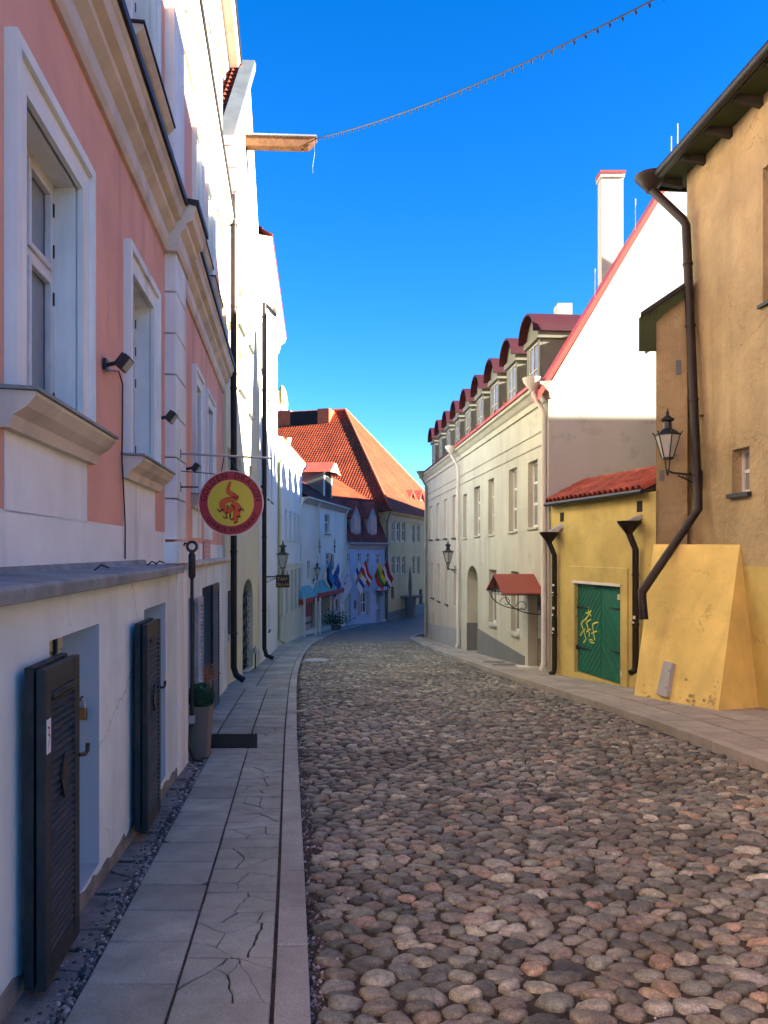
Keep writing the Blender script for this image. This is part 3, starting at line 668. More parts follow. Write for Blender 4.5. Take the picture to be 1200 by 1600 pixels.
# cellar hatches behind the openings
for h in (H0, H1, H2):
    pl = 5
    ht = MB(); FA.box(ht, h[0], h[1], h[2], h[3], PO - .26, PO - .225); ho = ht.build('cellar_hatch', CREAMD if h is H1 else BLUEP, pb)
    for i in range(pl):
        b = MB(); a0 = h[0] + (h[1] - h[0]) * i / pl; FA.box(b, a0 + .004, a0 + (h[1] - h[0]) / pl - .004, h[2] + .01, h[3] - .14, PO - .225, PO - .205); b.build('plank', CREAMD if h is H1 else BLUEP, ho)
    b = MB(); FA.box(b, h[0], h[1], h[3] - .13, h[3] - .03, PO - .225, PO - .195); b.build('rail', CREAMD, ho)
    b = MB(); FA.box(b, h[1] - .18, h[1] - .14, h[3] - .16, h[3] - .03, PO - .195, PO - .18); b.build('hinge', IRON, ho)
# folded louvred shutters
def shutter(u0, u1, z0, z1, o0, label=None, front=True, sticker=False):
    fw = .075; m = MB(); t = .036
    FA.box(m, u0, u0 + fw, z0, z1, o0, o0 + t); FA.box(m, u1 - fw, u1, z0, z1, o0, o0 + t)
    FA.box(m, u0 + fw, u1 - fw, z0, z0 + .10, o0 + .002, o0 + t - .002); FA.box(m, u0 + fw, u1 - fw, z1 - .10, z1, o0 + .002, o0 + t - .002)
    FA.box(m, u0 + fw, u1 - fw, z1 - .125, z1 - .1, o0 + .002, o0 + t + .012)
    s_ = m.build('shutter', SHUT, pb, bevel=.004)
    if label: s_['label'] = label
    z = z0 + .11; rr = random.Random(int(u0 * 100))
    while z < z1 - .14:
        b = MB(); dz = rr.uniform(-.004, .004); q = lambda u, o, zz: FA.p(u, o, zz)
        b.hexa([q(u0 + fw, o0 + .004, z + .026), q(u1 - fw, o0 + .004, z + .026 + dz), q(u1 - fw, o0 + t - .003, z + dz), q(u0 + fw, o0 + t - .003, z)],
               [q(u0 + fw, o0 + .004, z + .036), q(u1 - fw, o0 + .004, z + .036 + dz), q(u1 - fw, o0 + t, z + .011 + dz), q(u0 + fw, o0 + t, z + .011)])
        b.build('slat', SHUT, s_); z += .0305
    if front:
        um, zm = (u0 + u1) / 2, z0 + (z1 - z0) * .62
        b = MB(); b.prism([FA.p(um - .05, o0 + t - .006, zm), FA.p(um, o0 + t - .006, zm - .095), FA.p(um + .05, o0 + t - .006, zm), FA.p(um, o0 + t - .006, zm + .095)], FA.n.to_3d() * .012); b.build('diamond_block', IRON, s_)
        b = MB(); b.tube([FA.p(u1 - .02, o0 + t, zm + .03), FA.p(u1 + .03, o0 + t + .015, zm + .02), FA.p(u1 + .05, o0 + t + .02, zm + .03), FA.p(u1 + .052, o0 + t + .022, zm + .065)], .010, 8); b.build('hook', IRON, s_, smooth=True)
    if sticker:
        b = MB(); FA.box(b, u0 + .012, u0 + .062, z1 - .335, z1 - .20, o0 + t, o0 + t + .0015); so = b.build('sticker', PAPER, s_)
        pts_ = [(.02, -.225), (.045, -.232), (.028, -.255), (.05, -.262), (.036, -.285), (.026, -.30)]
        b = MB()
        for (p_, q_) in zip(pts_, pts_[1:]):
            b.prism([FA.p(u0 + p_[0], o0 + t + .0017, z1 + p_[1]), FA.p(u0 + q_[0], o0 + t + .0017, z1 + q_[1]), FA.p(u0 + q_[0], o0 + t + .0017, z1 + q_[1] - .009), FA.p(u0 + p_[0], o0 + t + .0017, z1 + p_[1] - .009)], FA.n.to_3d() * .0006)
        b.build('sticker_print', REDC, s_)
    return s_
shutter(ua(2.97), ua(3.44), -.13, 1.135, .365, 'weathered black louvred shutter leaf with diamond block and white sticker', sticker=True)
shutter(ua(2.975), ua(3.42), -.12, 1.145, .318, front=False)
shutter(ua(4.99), ua(5.47), -.25, 1.12, .365)
shutter(ua(4.995), ua(5.45), -.24, 1.13, .318, front=False)
shutter(ua(.5), ua(.98), .02, 1.15, .365)
# padlock on the far reveal of the first opening
pl = thing('padlock', 'old brass padlock hanging in the cellar opening beside the black shutter', 'padlock', FA.p(H1[1] - .02, PO - .09, .72))
x, y, z = FA.p(H1[1] - .028, PO - .09, .70)
b = MB(); b.box(x - .032, x + .032, y - .014, y + .014, z - .03, z + .035); b.build('lock_body', BRASS, pl, bevel=.005)
MB().tube([(x - .02, y, z + .03), (x - .02, y, z + .07), (x - .008, y, z + .085), (x + .008, y, z + .085), (x + .02, y, z + .07), (x + .02, y, z + .03)], .006, 8).build('shackle', ZINC, pl, smooth=True)
MB().tube([(x - .005, y + .03, z + .09), (x, y - .005, z + .082)], .008, 6).build('staple', IRON, pl)
# second part: plainer plinth, door, louvred windows
PB = .10; TB = 1.42
dB = (FB.U(294, PB), FB.U(301, PB), -1.2, 1.05, .2); wB1 = (FB.U(316, PB), FB.U(331, PB), -.45, 1.1, .2)
m = MB(); FB.wall(m, -.02, FB.len, -2.2, TB, [dB, wB1], PB, 0, 1); m.quad(FB.p(FB.len, PB, -2.2), FB.p(FB.len, -.2, -2.2), FB.p(FB.len, -.2, TB), FB.p(FB.len, PB, TB)); m.build('plinth', [GREYP, BLUEP], pb, recalc=False)
m = MB(); FB.extrude(m, [(-.01, TB - .03), (PB + .02, TB - .03), (PB + .06, TB + .02), (PB + .06, TB + .05), (-.01, TB + .07)], -.01, FB.len + .04); m.build('ledge_stone', TRIM, pb)
b = MB(); FB.box(b, dB[0], dB[1], dB[2], dB[3], PB - .2, PB - .15); dd = b.build('door', MAROON, pb)
b = MB(); b.tube([FB.p(dB[0] + .1, PB - .12, -.1), FB.p(dB[0] + .16, PB - .12, -.1)], .012, 6); b.build('handle', BRASS, dd)
window(FB, pb, wB1[0], wB1[1], wB1[2], wB1[3], PB - .14, 2, (.6,), gm=GLASSG)
def shutterB(u0, u1, z0, z1, m_, o0=PB + .02, ang=0.0):
    m = MB(); fw = .07
    FB.box(m, u0, u0 + fw, z0, z1, o0, o0 + .04); FB.box(m, u1 - fw, u1, z0, z1, o0, o0 + .04); FB.box(m, u0 + fw, u1 - fw, z0, z0 + .1, o0, o0 + .038); FB.box(m, u0 + fw, u1 - fw, z1 - .1, z1, o0, o0 + .038)
    s_ = m.build('shutter', m_, pb); z = z0 + .11
    while z < z1 - .13:
        b = MB(); b.hexa([FB.p(u0 + fw, o0, z + .03), FB.p(u1 - fw, o0, z + .03), FB.p(u1 - fw, o0 + .036, z), FB.p(u0 + fw, o0 + .036, z)], [FB.p(u0 + fw, o0, z + .042), FB.p(u1 - fw, o0, z + .042), FB.p(u1 - fw, o0 + .036, z + .012), FB.p(u0 + fw, o0 + .036, z + .012)]); b.build('slat', m_, s_); z += .05
    return s_
shutterB(FB.U(307, .14), FB.U(315.5, .14), -.95, 1.02, SHUTW); shutterB(FB.U(331, .14), FB.U(341, .14), -.9, 1.1, SHUT)
b = MB(); FB.box(b, *rect_px(FB, 318, 328, 846, 881, .02), .006, .03); pq = b.build('plaque', PLAQ, pb, label='small pink plaque above the plinth ledge')
for k in range(4):
    b = MB(); u0_, u1_, z0_, z1_ = rect_px(FB, 318.8, 327.2, 850 + k * 7, 853 + k * 7, .02); FB.box(b, u0_, u1_, z0_, z1_, .03, .032); b.build('plaque_line', WPINK, pq)
# small things at the foot of the left walls
fp = thing('window_flowers', 'dried orange flowers in the window between the louvred shutters', 'flowers', FB.p(wB1[0] + .3, .16, wB1[2]))
FLW = mat('dried_flower', (.42, .17, .08), var=.4, scale=20, bump=0); m = MB(); rb = random.Random(31); c0_ = Vector(FB.p(FB.U(323, .16), .17, FB.at(323, 1062, .17)[1]))
for _ in range(240):
    c = c0_ + Vector((rb.gauss(0, .06), rb.gauss(0, .09), abs(rb.gauss(.05, .07)))); a = Vector((rb.gauss(0, 1), rb.gauss(0, 1), rb.gauss(0, 1))).normalized(); b = a.orthogonal().normalized(); s_ = rb.uniform(.012, .028); m.add([c - a * s_, c + b * s_ * .5, c + a * s_, c - b * s_ * .5], [(0, 1, 2, 3)])
m.build('blooms', FLW, fp, recalc=False, kind='stuff'); MB().lathe([(.06, -.14), (.085, .02), (.09, .03)], c0_, 10).build('pot', POT, fp, smooth=True)
mp_ = thing('marker_post', 'short thin iron post with pale cap beside the second drainpipe', 'post', (-3.2, 19.6, gz(19.6) + KL))
xm, ym = (399 - 600) / FP * 19.4, 19.4; MB().tube([(xm, ym, gz(ym) + KL), (xm, ym, gz(ym) + KL + .42)], .016, 6).build('shaft', IRON, mp_); MB().lathe([(.05, .40), (.06, .5), (.03, .56), (.01, .6)], (xm, ym, gz(ym) + KL), 8).build('cap', PIPEW, mp_, smooth=True)
# roof of the pink building
m = MB()
for fc in (FA, FB):
    a, b_ = (0, fc.len) if fc is FA else (-.05, fc.len + .3)
    tiled(m, fc.p(a, .34, TOPZ + .06), fc.p(b_, .34, TOPZ + .06), fc.p(b_, -4.6, TOPZ + 4.2), fc.p(a, -4.6, TOPZ + 4.2)); tiled(m, fc.p(a, -9.2, TOPZ), fc.p(b_, -9.2, TOPZ), fc.p(b_, -4.6, TOPZ + 4.2), fc.p(a, -4.6, TOPZ + 4.2))
m.build('roof', TILEF, pb, recalc=False)

# floodlights
def floodlight(fc, x, y, label, cable=None):
    u, z = fc.at(x, y, .03); t = thing('floodlight', label, 'floodlight', fc.p(u, 0, z), 'floodlights on the pink facade')
    MB().add([fc.p(u - .04, .008, z - .04), fc.p(u + .04, .008, z - .04), fc.p(u + .04, .008, z + .04), fc.p(u - .04, .008, z + .04), fc.p(u - .04, .03, z - .04), fc.p(u + .04, .03, z - .04), fc.p(u + .04, .03, z + .04), fc.p(u - .04, .03, z + .04)], [(0, 1, 2, 3), (4, 5, 6, 7), (0, 1, 5, 4), (1, 2, 6, 5), (2, 3, 7, 6), (3, 0, 4, 7)]).build('mount', IRON, t)
    MB().tube([fc.p(u, .03, z), fc.p(u, .11, z + .02)], .016, 8).build('arm', IRON, t, smooth=True)
    # lamp head tilted down at the street
    c = Vector(fc.p(u, .155, z + .01)); nx = Vector((fc.n.x, fc.n.y, -.75)).normalized(); tx = fc.t.to_3d().normalized(); vx = nx.cross(tx).normalized()
    def bx(a, b_, c0, c1, d0, d1):
        q = lambda i, j, k: c + tx * i + vx * j + nx * k
        return [q(a, c0, d0), q(b_, c0, d0), q(b_, c1, d0), q(a, c1, d0)], [q(a, c0, d1), q(b_, c0, d1), q(b_, c1, d1), q(a, c1, d1)]
    h = MB().hexa(*bx(-.075, .075, -.055, .055, -.03, .02)); 
    for k in range(5): h.hexa(*bx(-.07 + k * .032, -.06 + k * .032, -.05, .05, -.05, -.03))
    h.build('lamp_head', IRON, t, bevel=.004); MB().hexa(*bx(-.064, .064, -.044, .044, .0205, .024)).build('lens', FROST, t)
    if cable: MB().tube([fc.p(u + .03, .02, z - .03)] + [fc.p(a, .018, b_) for a, b_ in cable], .006, 6).build('cable', IRON, t, smooth=True)
    return t
u_, z_ = FA.at(192, 600, .02); e_ = FA.at(196, 880, .02)
floodlight(FA, 168, 570, 'black floodlight between the two large windows of the pink wall', [FA.at(186, 580, .02), (u_, z_), FA.at(191, 720, .02), FA.at(192, 735, .02), FA.at(196, 820, .02), (e_[0], LZ + .06)])
floodlight(FA, 249, 654, 'black floodlight beside the white quoined pilaster')
floodlight(FB, 291, 733, 'small black floodlight just above the round red sign')

# round hanging sign with bracket
sg = thing('hanging_sign', 'round red and yellow Golden Dragon restaurant sign hanging from a long bar', 'sign', (-2.2, 8.35, 1.6))
SD = 8.25; cx, cz, rad = (361 - 600) / FP * SD, EYE + (HORIZON - 786) / FP * SD, .343
sx0 = -2.18
MB().tube([(sx0, SD, EYE + 153 / FP * SD), ((425 - 600) / FP * SD, SD, EYE + 146 / FP * SD)], .012, 8).build('bar', ZINC, sg, smooth=True)
MB().tube([(sx0, SD, EYE + 101 / FP * SD), ((310 - 600) / FP * SD, SD, EYE + 101 / FP * SD)], .009, 6).build('lower_bar', IRON, sg)
for z in (153, 101): MB().box(sx0 - .03, sx0 - .005, SD - .03, SD + .03, EYE + z / FP * SD - .05, EYE + z / FP * SD + .05).build('wall_plate', IRON, sg)
MB().tube([(sx0, SD, EYE + 126 / FP * SD), ((330 - 600) / FP * SD, SD, EYE + 122 / FP * SD), ((345 - 600) / FP * SD, SD, EYE + 119 / FP * SD)], .005, 6).build('stay_wire', IRON, sg)
for x in (346, 374): MB().tube([((x + (4 if x < 360 else -16) - 600) / FP * SD, SD, EYE + 148 / FP * SD), ((x - 600) / FP * SD, SD, cz + rad * .93)], .006, 6).build('chain', IRON, sg)
def disc(r0, r1, y0, y1, n=64):
    m = MB()
    vs = []
    for yy in (y0, y1):
        for r in (r0, r1): vs += [(cx + r * math.cos(2 * math.pi * k / n), yy, cz + r * math.sin(2 * math.pi * k / n)) for k in range(n)]
    fs = []
    for k in range(n):
        j = (k + 1) % n
        fs += [(k, j, n + j, n + k), (2 * n + k, 2 * n + j, 3 * n + j, 3 * n + k), (n + k, n + j, 3 * n + j, 3 * n + k)]
        if r0 > 0: fs.append((k, j, 2 * n + j, 2 * n + k))
    if r0 == 0: return MB().add([(cx + r1 * math.cos(2 * math.pi * k / n), yy, cz + r1 * math.sin(2 * math.pi * k / n)) for yy in (y0, y1) for k in range(n)], [tuple(range(n)), tuple(range(n, 2 * n))] + [(k, (k + 1) % n, n + (k + 1) % n, n + k) for k in range(n)])
    return m.add(vs, fs)
disc(0, rad, SD - .012, SD + .012).build('sign_board', SIGNR, sg)
disc(rad - .002, rad + .006, SD - .014, SD + .014).build('rim', WFRAME, sg)
disc(0, rad * .70, SD - .0165, SD - .0125).build('yellow_field', SIGNY, sg)
disc(rad * .70, rad * .725, SD - .0175, SD - .0125).build('orange_ring', GOLD, sg)
def arc_text(txt, size, r, a_mid, step, top):
    m = MB(); gl = glyphs(txt, size); n = len(gl)
    for i, g in enumerate(gl):
        if g[0] is None: continue
        a = a_mid + (-(i - (n - 1) / 2) * step if top else (i - (n - 1) / 2) * step)
        rot = a - math.pi / 2 if top else a + math.pi / 2
        base = r if top else r + size * .70
        ox, oz = base * math.cos(a), base * math.sin(a)
        m.add([(cx + ox + px * math.cos(rot) - py * math.sin(rot), SD - .0155, cz + oz + px * math.sin(rot) + py * math.cos(rot)) for px, py in g[0]], g[2])
    return m.build('lettering', SIGND, sg, recalc=False)
arc_text('GOLDEN DRAGON', .088, rad * .775, R(90), R(13.4), True)
arc_text('CHINESE RESTAURANT', .066, rad * .79, R(276), R(7.0), False)
def ribbon(pts_, ws, y, m_, name):
    """flat tapering stroke on the sign, in photo-zoom pixels relative to the disc"""
    k = rad / 495.0; P = [Vector(((p[0] - 605) * k, (565 - p[1]) * k)) for p in pts_]
    Q = []; W = []
    for i in range(len(P) - 1):          # Catmull-Rom
        p0, p1, p2, p3 = P[max(i - 1, 0)], P[i], P[i + 1], P[min(i + 2, len(P) - 1)]
        for s_ in range(5):
            t = s_ / 5; Q.append(.5 * ((2 * p1) + (p2 - p0) * t + (2 * p0 - 5 * p1 + 4 * p2 - p3) * t * t + (3 * p1 - p0 - 3 * p2 + p3) * t ** 3)); W.append((ws[i] * (1 - t) + ws[i + 1] * t) * k)
    Q.append(P[-1]); W.append(ws[-1] * k); vs = []
    for i, q in enumerate(Q):
        d = (Q[min(i + 1, len(Q) - 1)] - Q[max(i - 1, 0)]).normalized(); nn = Vector((-d.y, d.x))
        for s_ in (1, -1): e = q + nn * W[i] * s_; vs.append((cx + e.x, y, cz + e.y))
    return MB().add(vs, [(2 * i, 2 * i + 1, 2 * i + 3, 2 * i + 2) for i in range(len(Q) - 1)]).build(name, m_, sg, recalc=False)
body = [(600, 235), (570, 330), (570, 390), (640, 440), (690, 490), (560, 520), (480, 560), (490, 650), (560, 690), (620, 660), (640, 590), (710, 620), (700, 720), (680, 800), (690, 870)]
bw = [10, 20, 26, 30, 34, 36, 40, 38, 34, 30, 28, 40, 48, 34, 14]
ribbon(body, [x + 7 for x in bw], SD - .0172, DRAGL, 'dragon_outline'); ribbon(body, bw, SD - .0178, DRAG, 'dragon_body')
for pts_ in ([(500, 660), (430, 690), (390, 650)], [(440, 680), (430, 720)], [(720, 690), (790, 660), (800, 700)], [(760, 670), (760, 620)], [(700, 780), (750, 770), (740, 800)], [(560, 700), (530, 740), (550, 790), (520, 800), (480, 770)], [(600, 730), (595, 800), (630, 830), (640, 790)], [(620, 600), (660, 640), (640, 680)], [(540, 600), (570, 630), (540, 660)], [(650, 430), (680, 420)], [(700, 480), (720, 450)], [(660, 880), (720, 850)]):
    ribbon(pts_, [16] + [11] * (len(pts_) - 2) + [6], SD - .0184, DRAGL, 'dragon_detail')

# iron standpipe, planter, mat
px_, py_ = (300 - 600) / FP * 7.72, 7.72; gy = gz(7.72) + KL
st = thing('iron_standpipe', 'tall black iron post with ring top and curved foot by the pink building', 'iron post', (px_ + .06, py_, gy))
zz = lambda y: EYE + (HORIZON - y) / FP * 7.72
MB().tube([(px_, py_, zz(1128)), (px_, py_, zz(866))], .017, 10).build('rod', IRON, st, smooth=True)
MB().tube([(px_, py_, zz(905)), (px_, py_, zz(900)), (px_, py_, zz(868)), (px_, py_, zz(862))], [.02, .036, .036, .022], 12).build('sleeve', IRON, st, smooth=True)
MB().tube([(px_ + .048 * math.cos(a), py_, zz(854) + .048 * math.sin(a)) for a in [k * math.pi / 8 for k in range(17)]], .015, 8, caps=False).build('ring', IRON, st, smooth=True)
MB().tube([(px_ - .035, py_, zz(850)), (px_ - .075, py_, zz(849)), (px_ - .08, py_, zz(853))], .012, 8).build('hook', IRON, st, smooth=True)
MB().box(px_ - .028, px_ + .028, py_ - .028, py_ + .028, zz(1130), zz(1118)).build('clamp', ZINC, st, bevel=.006)
MB().tube([(px_, py_, zz(1128)), (px_ - .025, py_ - .02, zz(1145)), (px_ - .02, py_ - .03, zz(1165)), (px_ + .03, py_ - .02, zz(1185)), (px_ + .085, py_ + .01, gy + .005)], [.02, .026, .026, .024, .022], 10).build('curved_foot', IRON, st, smooth=True)
pt_ = thing('planter', 'clipped boxwood ball in a tapered beige planter behind the iron post', 'planter', (-1.83, 7.95, gz(7.95) + KL))
bx_, by_, bz_ = -1.90, 7.97, gz(7.97) + KL
MB().hexa([(bx_ - .085, by_ - .085, bz_), (bx_ + .08, by_ - .085, bz_), (bx_ + .08, by_ + .085, bz_), (bx_ - .085, by_ + .085, bz_)], [(bx_ - .11, by_ - .11, bz_ + .53), (bx_ + .11, by_ - .11, bz_ + .53), (bx_ + .11, by_ + .11, bz_ + .53), (bx_ - .11, by_ + .11, bz_ + .53)]).build('pot', POT, pt_, bevel=.01)
m = MB(); rb = random.Random(4)
for _ in range(2600):
    d = Vector((rb.gauss(0, 1), rb.gauss(0, 1), rb.gauss(0, 1))).normalized(); r = .137 * (rb.uniform(.80, 1.06)); c = Vector((bx_, by_, bz_ + .62)) + d * r
    a = Vector((rb.gauss(0, 1), rb.gauss(0, 1), rb.gauss(0, 1))).normalized(); b = a.cross(d + Vector((.1, 0, 0))).normalized(); s_ = rb.uniform(.008, .014)
    m.add([c - a * s_, c + b * s_ * .6, c + a * s_, c - b * s_ * .6], [(0, 1, 2, 3)])
m.build('foliage', LEAF, pt_, recalc=False)
MB().lathe([(.02, -.12), (.09, -.10), (.12, 0), (.09, .10), (.02, .12)], (bx_, by_, bz_ + .62), 12).build('foliage_core', LEAF, pt_, smooth=True)
mt = thing('door_mat', 'black rubber door mat lying on the left pavement', 'mat', (-1.75, 9.0, gz(9) + KL))
m0 = Vector(((327 - 600) / FP * 8.42, 8.42)); m1 = Vector(((402 - 600) / FP * 8.42, 8.42)); m2 = Vector(((402 - 600) / FP * 9.32, 9.32)); m3 = Vector(((327 - 600) / FP * 9.32, 9.32))
q = lambda v, h: (v.x, v.y, gz(v.y) + KL + h)
MB().hexa([q(v, -.01) for v in (m0, m1, m2, m3)], [q(v, .006) for v in (m0, m1, m2, m3)]).build('mat_base', RUBBER, mt)
for k in range(14):
    f = (k + .3) / 14; g = f + .035; A, B, C, D = m0.lerp(m1, f), m0.lerp(m1, g), m3.lerp(m2, g), m3.lerp(m2, f)
    MB().hexa([q(v, .006) for v in (A, B, C, D)], [q(v, .013) for v in (A, B, C, D)]).build('rib', RUBBER, mt)

# ------------------------------------------------------------------ yellow gabled house
LEAD = mat('dark_lead_sheet', (.13, .14, .14), rough=.5, var=.2, bump=.1)
F2 = Face((-3.10, 15.0), (-3.40, 20.9), 1)
h2 = thing('gabled_house', 'tall pale yellow gabled house with hoist beam next to the pink building', 'house', (-3.3, 18, gz(18)))
def gable_wall(fc, mb, u0, u1, z0, ze0, ze1, up, zp, holes, back, o=0.0, mi=0):
    zt = min(ze0, ze1); fc.wall(mb, u0, u1, z0, zt, holes, o, mi)
    mb.add([fc.p(u0, o, zt), fc.p(u1, o, zt), fc.p(u1, o, ze1), fc.p(up, o, zp), fc.p(u0, o, ze0)], [(0, 1, 2, 3, 4)], mi)
    fc.shell(mb, u0, u1, z0, zt, back, mi, o)
    mb.add([fc.p(u0, -back, zt), fc.p(u1, -back, zt), fc.p(u1, -back, ze1), fc.p(up, -back, zp), fc.p(u0, -back, ze0)], [(0, 1, 2, 3, 4)], mi)
E0, E1, UPK, ZPK = 9.55, 10.0, 3.75, 13.4
hs2 = [(*rect_px(F2, 379, 395, 905, 1050), .16, .5), (*rect_px(F2, 356, 366, 922, 992), .12)]
for (x0, x1, y0, y1) in ((357, 366, 505, 575), (373, 381, 550, 615), (388, 393, 610, 650), (372, 380, 450, 515), (388, 394, 500, 545), (355.5, 362, 700, 770), (370.5, 377, 717, 782), (389, 394.5, 728, 786)): hs2.append((*rect_px(F2, x0, x1, y0, y1), .16))
hs2 = [h for h in hs2 if h[0] > .15]
m = MB(); gable_wall(F2, m, 0, F2.len, -2.6, E0, E1, UPK, ZPK, hs2, 11); m.build('wall', LY, h2, recalc=False)
for i, h in enumerate(hs2):
    if i == 0:      # arched door, lattice grille
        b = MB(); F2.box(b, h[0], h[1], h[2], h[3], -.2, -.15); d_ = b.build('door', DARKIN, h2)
        for k in range(9):
            for s_ in (1, -1):
                b = MB(); zc = h[2] + .1 + k * .27; b.tube([F2.p(h[0] + .02, -.1, zc), F2.p(h[1] - .02, -.1, min(max(zc + s_ * .5, h[2]), h[3] - .1))], .012, 5); b.build('grille_bar', DADO, d_)
    elif i == 1:
        b = MB(); F2.box(b, h[0], h[1], h[2], h[3], -.12, -.07); w_ = b.build('window', GLASS, h2)
        for k in range(5): b = MB(); u = h[0] + (h[1] - h[0]) * (k + .5) / 5; F2.box(b, u - .008, u + .008, h[2], h[3], -.06, -.045); b.build('grille_bar', DADO, w_)
        b = MB(); F2.box(b, h[0] - .08, h[1] + .08, h[2] - .09, h[2] - .003, -.05, .05); b.build('sill', WFRAME, w_)
    else: window(F2, h2, h[0], h[1], h[2], h[3], -.11, 2, (.6,), fw=.05, gm=GLASSG, sill=(.06, .04, BLACKM))
m = MB(); OV = .12
tiled(m, F2.p(-.1, OV, E0 - .1), F2.p(-.1, -11, E0 - .1), F2.p(UPK, -11, ZPK + .08), F2.p(UPK, OV, ZPK + .08)); tiled(m, F2.p(F2.len + .1, -.3, E1 - .25), F2.p(F2.len + .1, -11, E1 - .25), F2.p(UPK, -11, ZPK - .1), F2.p(UPK, -.3, ZPK - .1))
m.build('roof', TILEF, h2, recalc=False)
for (ua_, za_) in ((-.1, E0 - .1),):   # zinc verge on both gable edges
    a, b = Vector(F2.p(ua_, OV - .30, za_ + .05)), Vector(F2.p(UPK, OV - .30, ZPK + .14)); c, d = Vector(F2.p(UPK, OV + .02, ZPK + .14)), Vector(F2.p(ua_, OV + .02, za_ + .05)); n_ = Vector((0, 0, .06))
    MB().hexa([a, b, c, d], [a + n_, b + n_, c + n_, d + n_]).build('verge', LEAD, h2)
    MB().hexa([d - n_ * 3, c - n_ * 3, c + Vector((.02, 0, 0)) - n_ * 3, d + Vector((.02, 0, 0)) - n_ * 3], [d, c, c + Vector((.02, 0, 0)), d + Vector((.02, 0, 0))]).build('verge_board', DADO, h2)
# hoist beam with white cap
ub_ = F2.at(384, 220)[0]; zb = F2.at(384, 222)[1]; LB = 1.62
m = MB(); m.prism([F2.p(ub_ - .11, -.3, zb + .10), F2.p(ub_ - .11, LB, zb + .10), F2.p(ub_ - .11, LB, zb + .0), F2.p(ub_ - .11, LB - .16, zb - .14), F2.p(ub_ - .11, -.3, zb - .14)], F2.t.to_3d() * .22); hb = m.build('hoist_beam', BEAMW, h2, bevel=.01)
m = MB(); F2.box(m, ub_ - .16, ub_ + .16, zb + .10, zb + .135, -.02, LB + .05); m.build('beam_cap', ZINC, hb)
q = F2.p(ub_, LB - .3, zb - .14); MB().tube([q, (q[0], q[1], q[2] - .06)], .02, 6).build('pulley_stub', IRON, hb)
# drainpipe between pink and yellow with hopper head
pu = .03
hd = F2.p(pu, .16, F2.at(357, 250, .16)[1])
pp = pipe('drainpipe', [(hd[0], hd[1], hd[2]), (hd[0], hd[1], gz(15) + .42), (hd[0] + .05, hd[1], gz(15) + .27), (hd[0] + .2, hd[1] - .02, gz(15) + .17)], .062, PIPEB, h2, clamps=(0, 1.6, 3.2, 4.8, 6.4, 8.0))
MB().lathe([(.06, -.35), (.11, -.28), (.15, -.1), (.15, .12), (.17, .13), (.17, .16)], hd, 14).build('hopper_head', ZINC, pp, smooth=True)
MB().box(hd[0] - .25, hd[0] + .05, hd[1] - .15, hd[1] + .18, hd[2] + .16, hd[2] + .75).build('valley_sheet', ZINC, pp)

# ------------------------------------------------------------------ white house with the long cornice
F3 = Face((-3.40, 20.9), (-4.30, 31.0), 1)
h3 = thing('white_house', 'tall plain white house with moulded cornice past the yellow gable', 'house', (-3.9, 26, gz(26)))
C3 = 10.15; hs3 = []
for (x0, x1, y0, y1) in ((407.0, 409.5, 500, 580), (412, 414.5, 525, 605), (417.5, 419.5, 560, 625), (421, 422.5, 585, 640), (407, 409.5, 690, 760), (412, 414.5, 705, 770), (417.5, 419.5, 720, 780), (423, 425.5, 735, 785), (412.5, 415.5, 940, 1020), (419, 421, 945, 985)): hs3.append((*rect_px(F3, x0, x1, y0, y1), .15))
m = MB(); F3.wall(m, 0, F3.len, -3.2, C3, hs3); F3.shell(m, 0, F3.len, -3.2, C3, 9); m.build('wall', LWH, h3, recalc=False)
for h in hs3: window(F3, h3, h[0], h[1], h[2], h[3], -.1, 2, (.6,), fw=.05, gm=GLASSG, sill=(.05, .04, BLACKM))
m = MB(); F3.extrude(m, [(-.01, C3 - .55), (.05, C3 - .55), (.08, C3 - .4), (.12, C3 - .3), (.12, C3 - .22), (.28, C3 - .1), (.32, C3), (.34, C3 + .06), (-.01, C3 + .1)], .05, F3.len + .06); m.build('cornice', LWH, h3)
m = MB(); tiled(m, F3.p(0, .35, C3 + .08), F3.p(F3.len, .35, C3 + .08), F3.p(F3.len, -4.5, C3 + 3), F3.p(0, -4.5, C3 + 3)); tiled(m, F3.p(0, -9, C3), F3.p(F3.len, -9, C3), F3.p(F3.len, -4.5, C3 + 3), F3.p(0, -4.5, C3 + 3)); m.build('roof', TILEF, h3, recalc=False)
a = F3.p(.55, .40, F3.at(410, 352, .4)[1]); b_ = F3.p(.02, .14, F3.at(403, 425, .14)[1])
pp = pipe('drainpipe', [a, (a[0], a[1], a[2] - .35), b_, (b_[0], b_[1], gz(20.9) + .5), (b_[0] + .06, b_[1], gz(20.9) + .3), (b_[0] + .25, b_[1], gz(20.9) + .22)], .062, PIPEB, h3, clamps=(0, 2, 4, 6, 8))
MB().lathe([(.06, -.3), (.11, -.25), (.15, -.1), (.15, .12), (.17, .13), (.17, .16)], a, 12).build('hopper_head', ZINC, pp, smooth=True)
MB().box(a[0] - .3, a[0] + .0, a[1] - .1, a[1] + .25, a[2] + .1, a[2] + .6).build('valley_sheet', ZINC, pp)

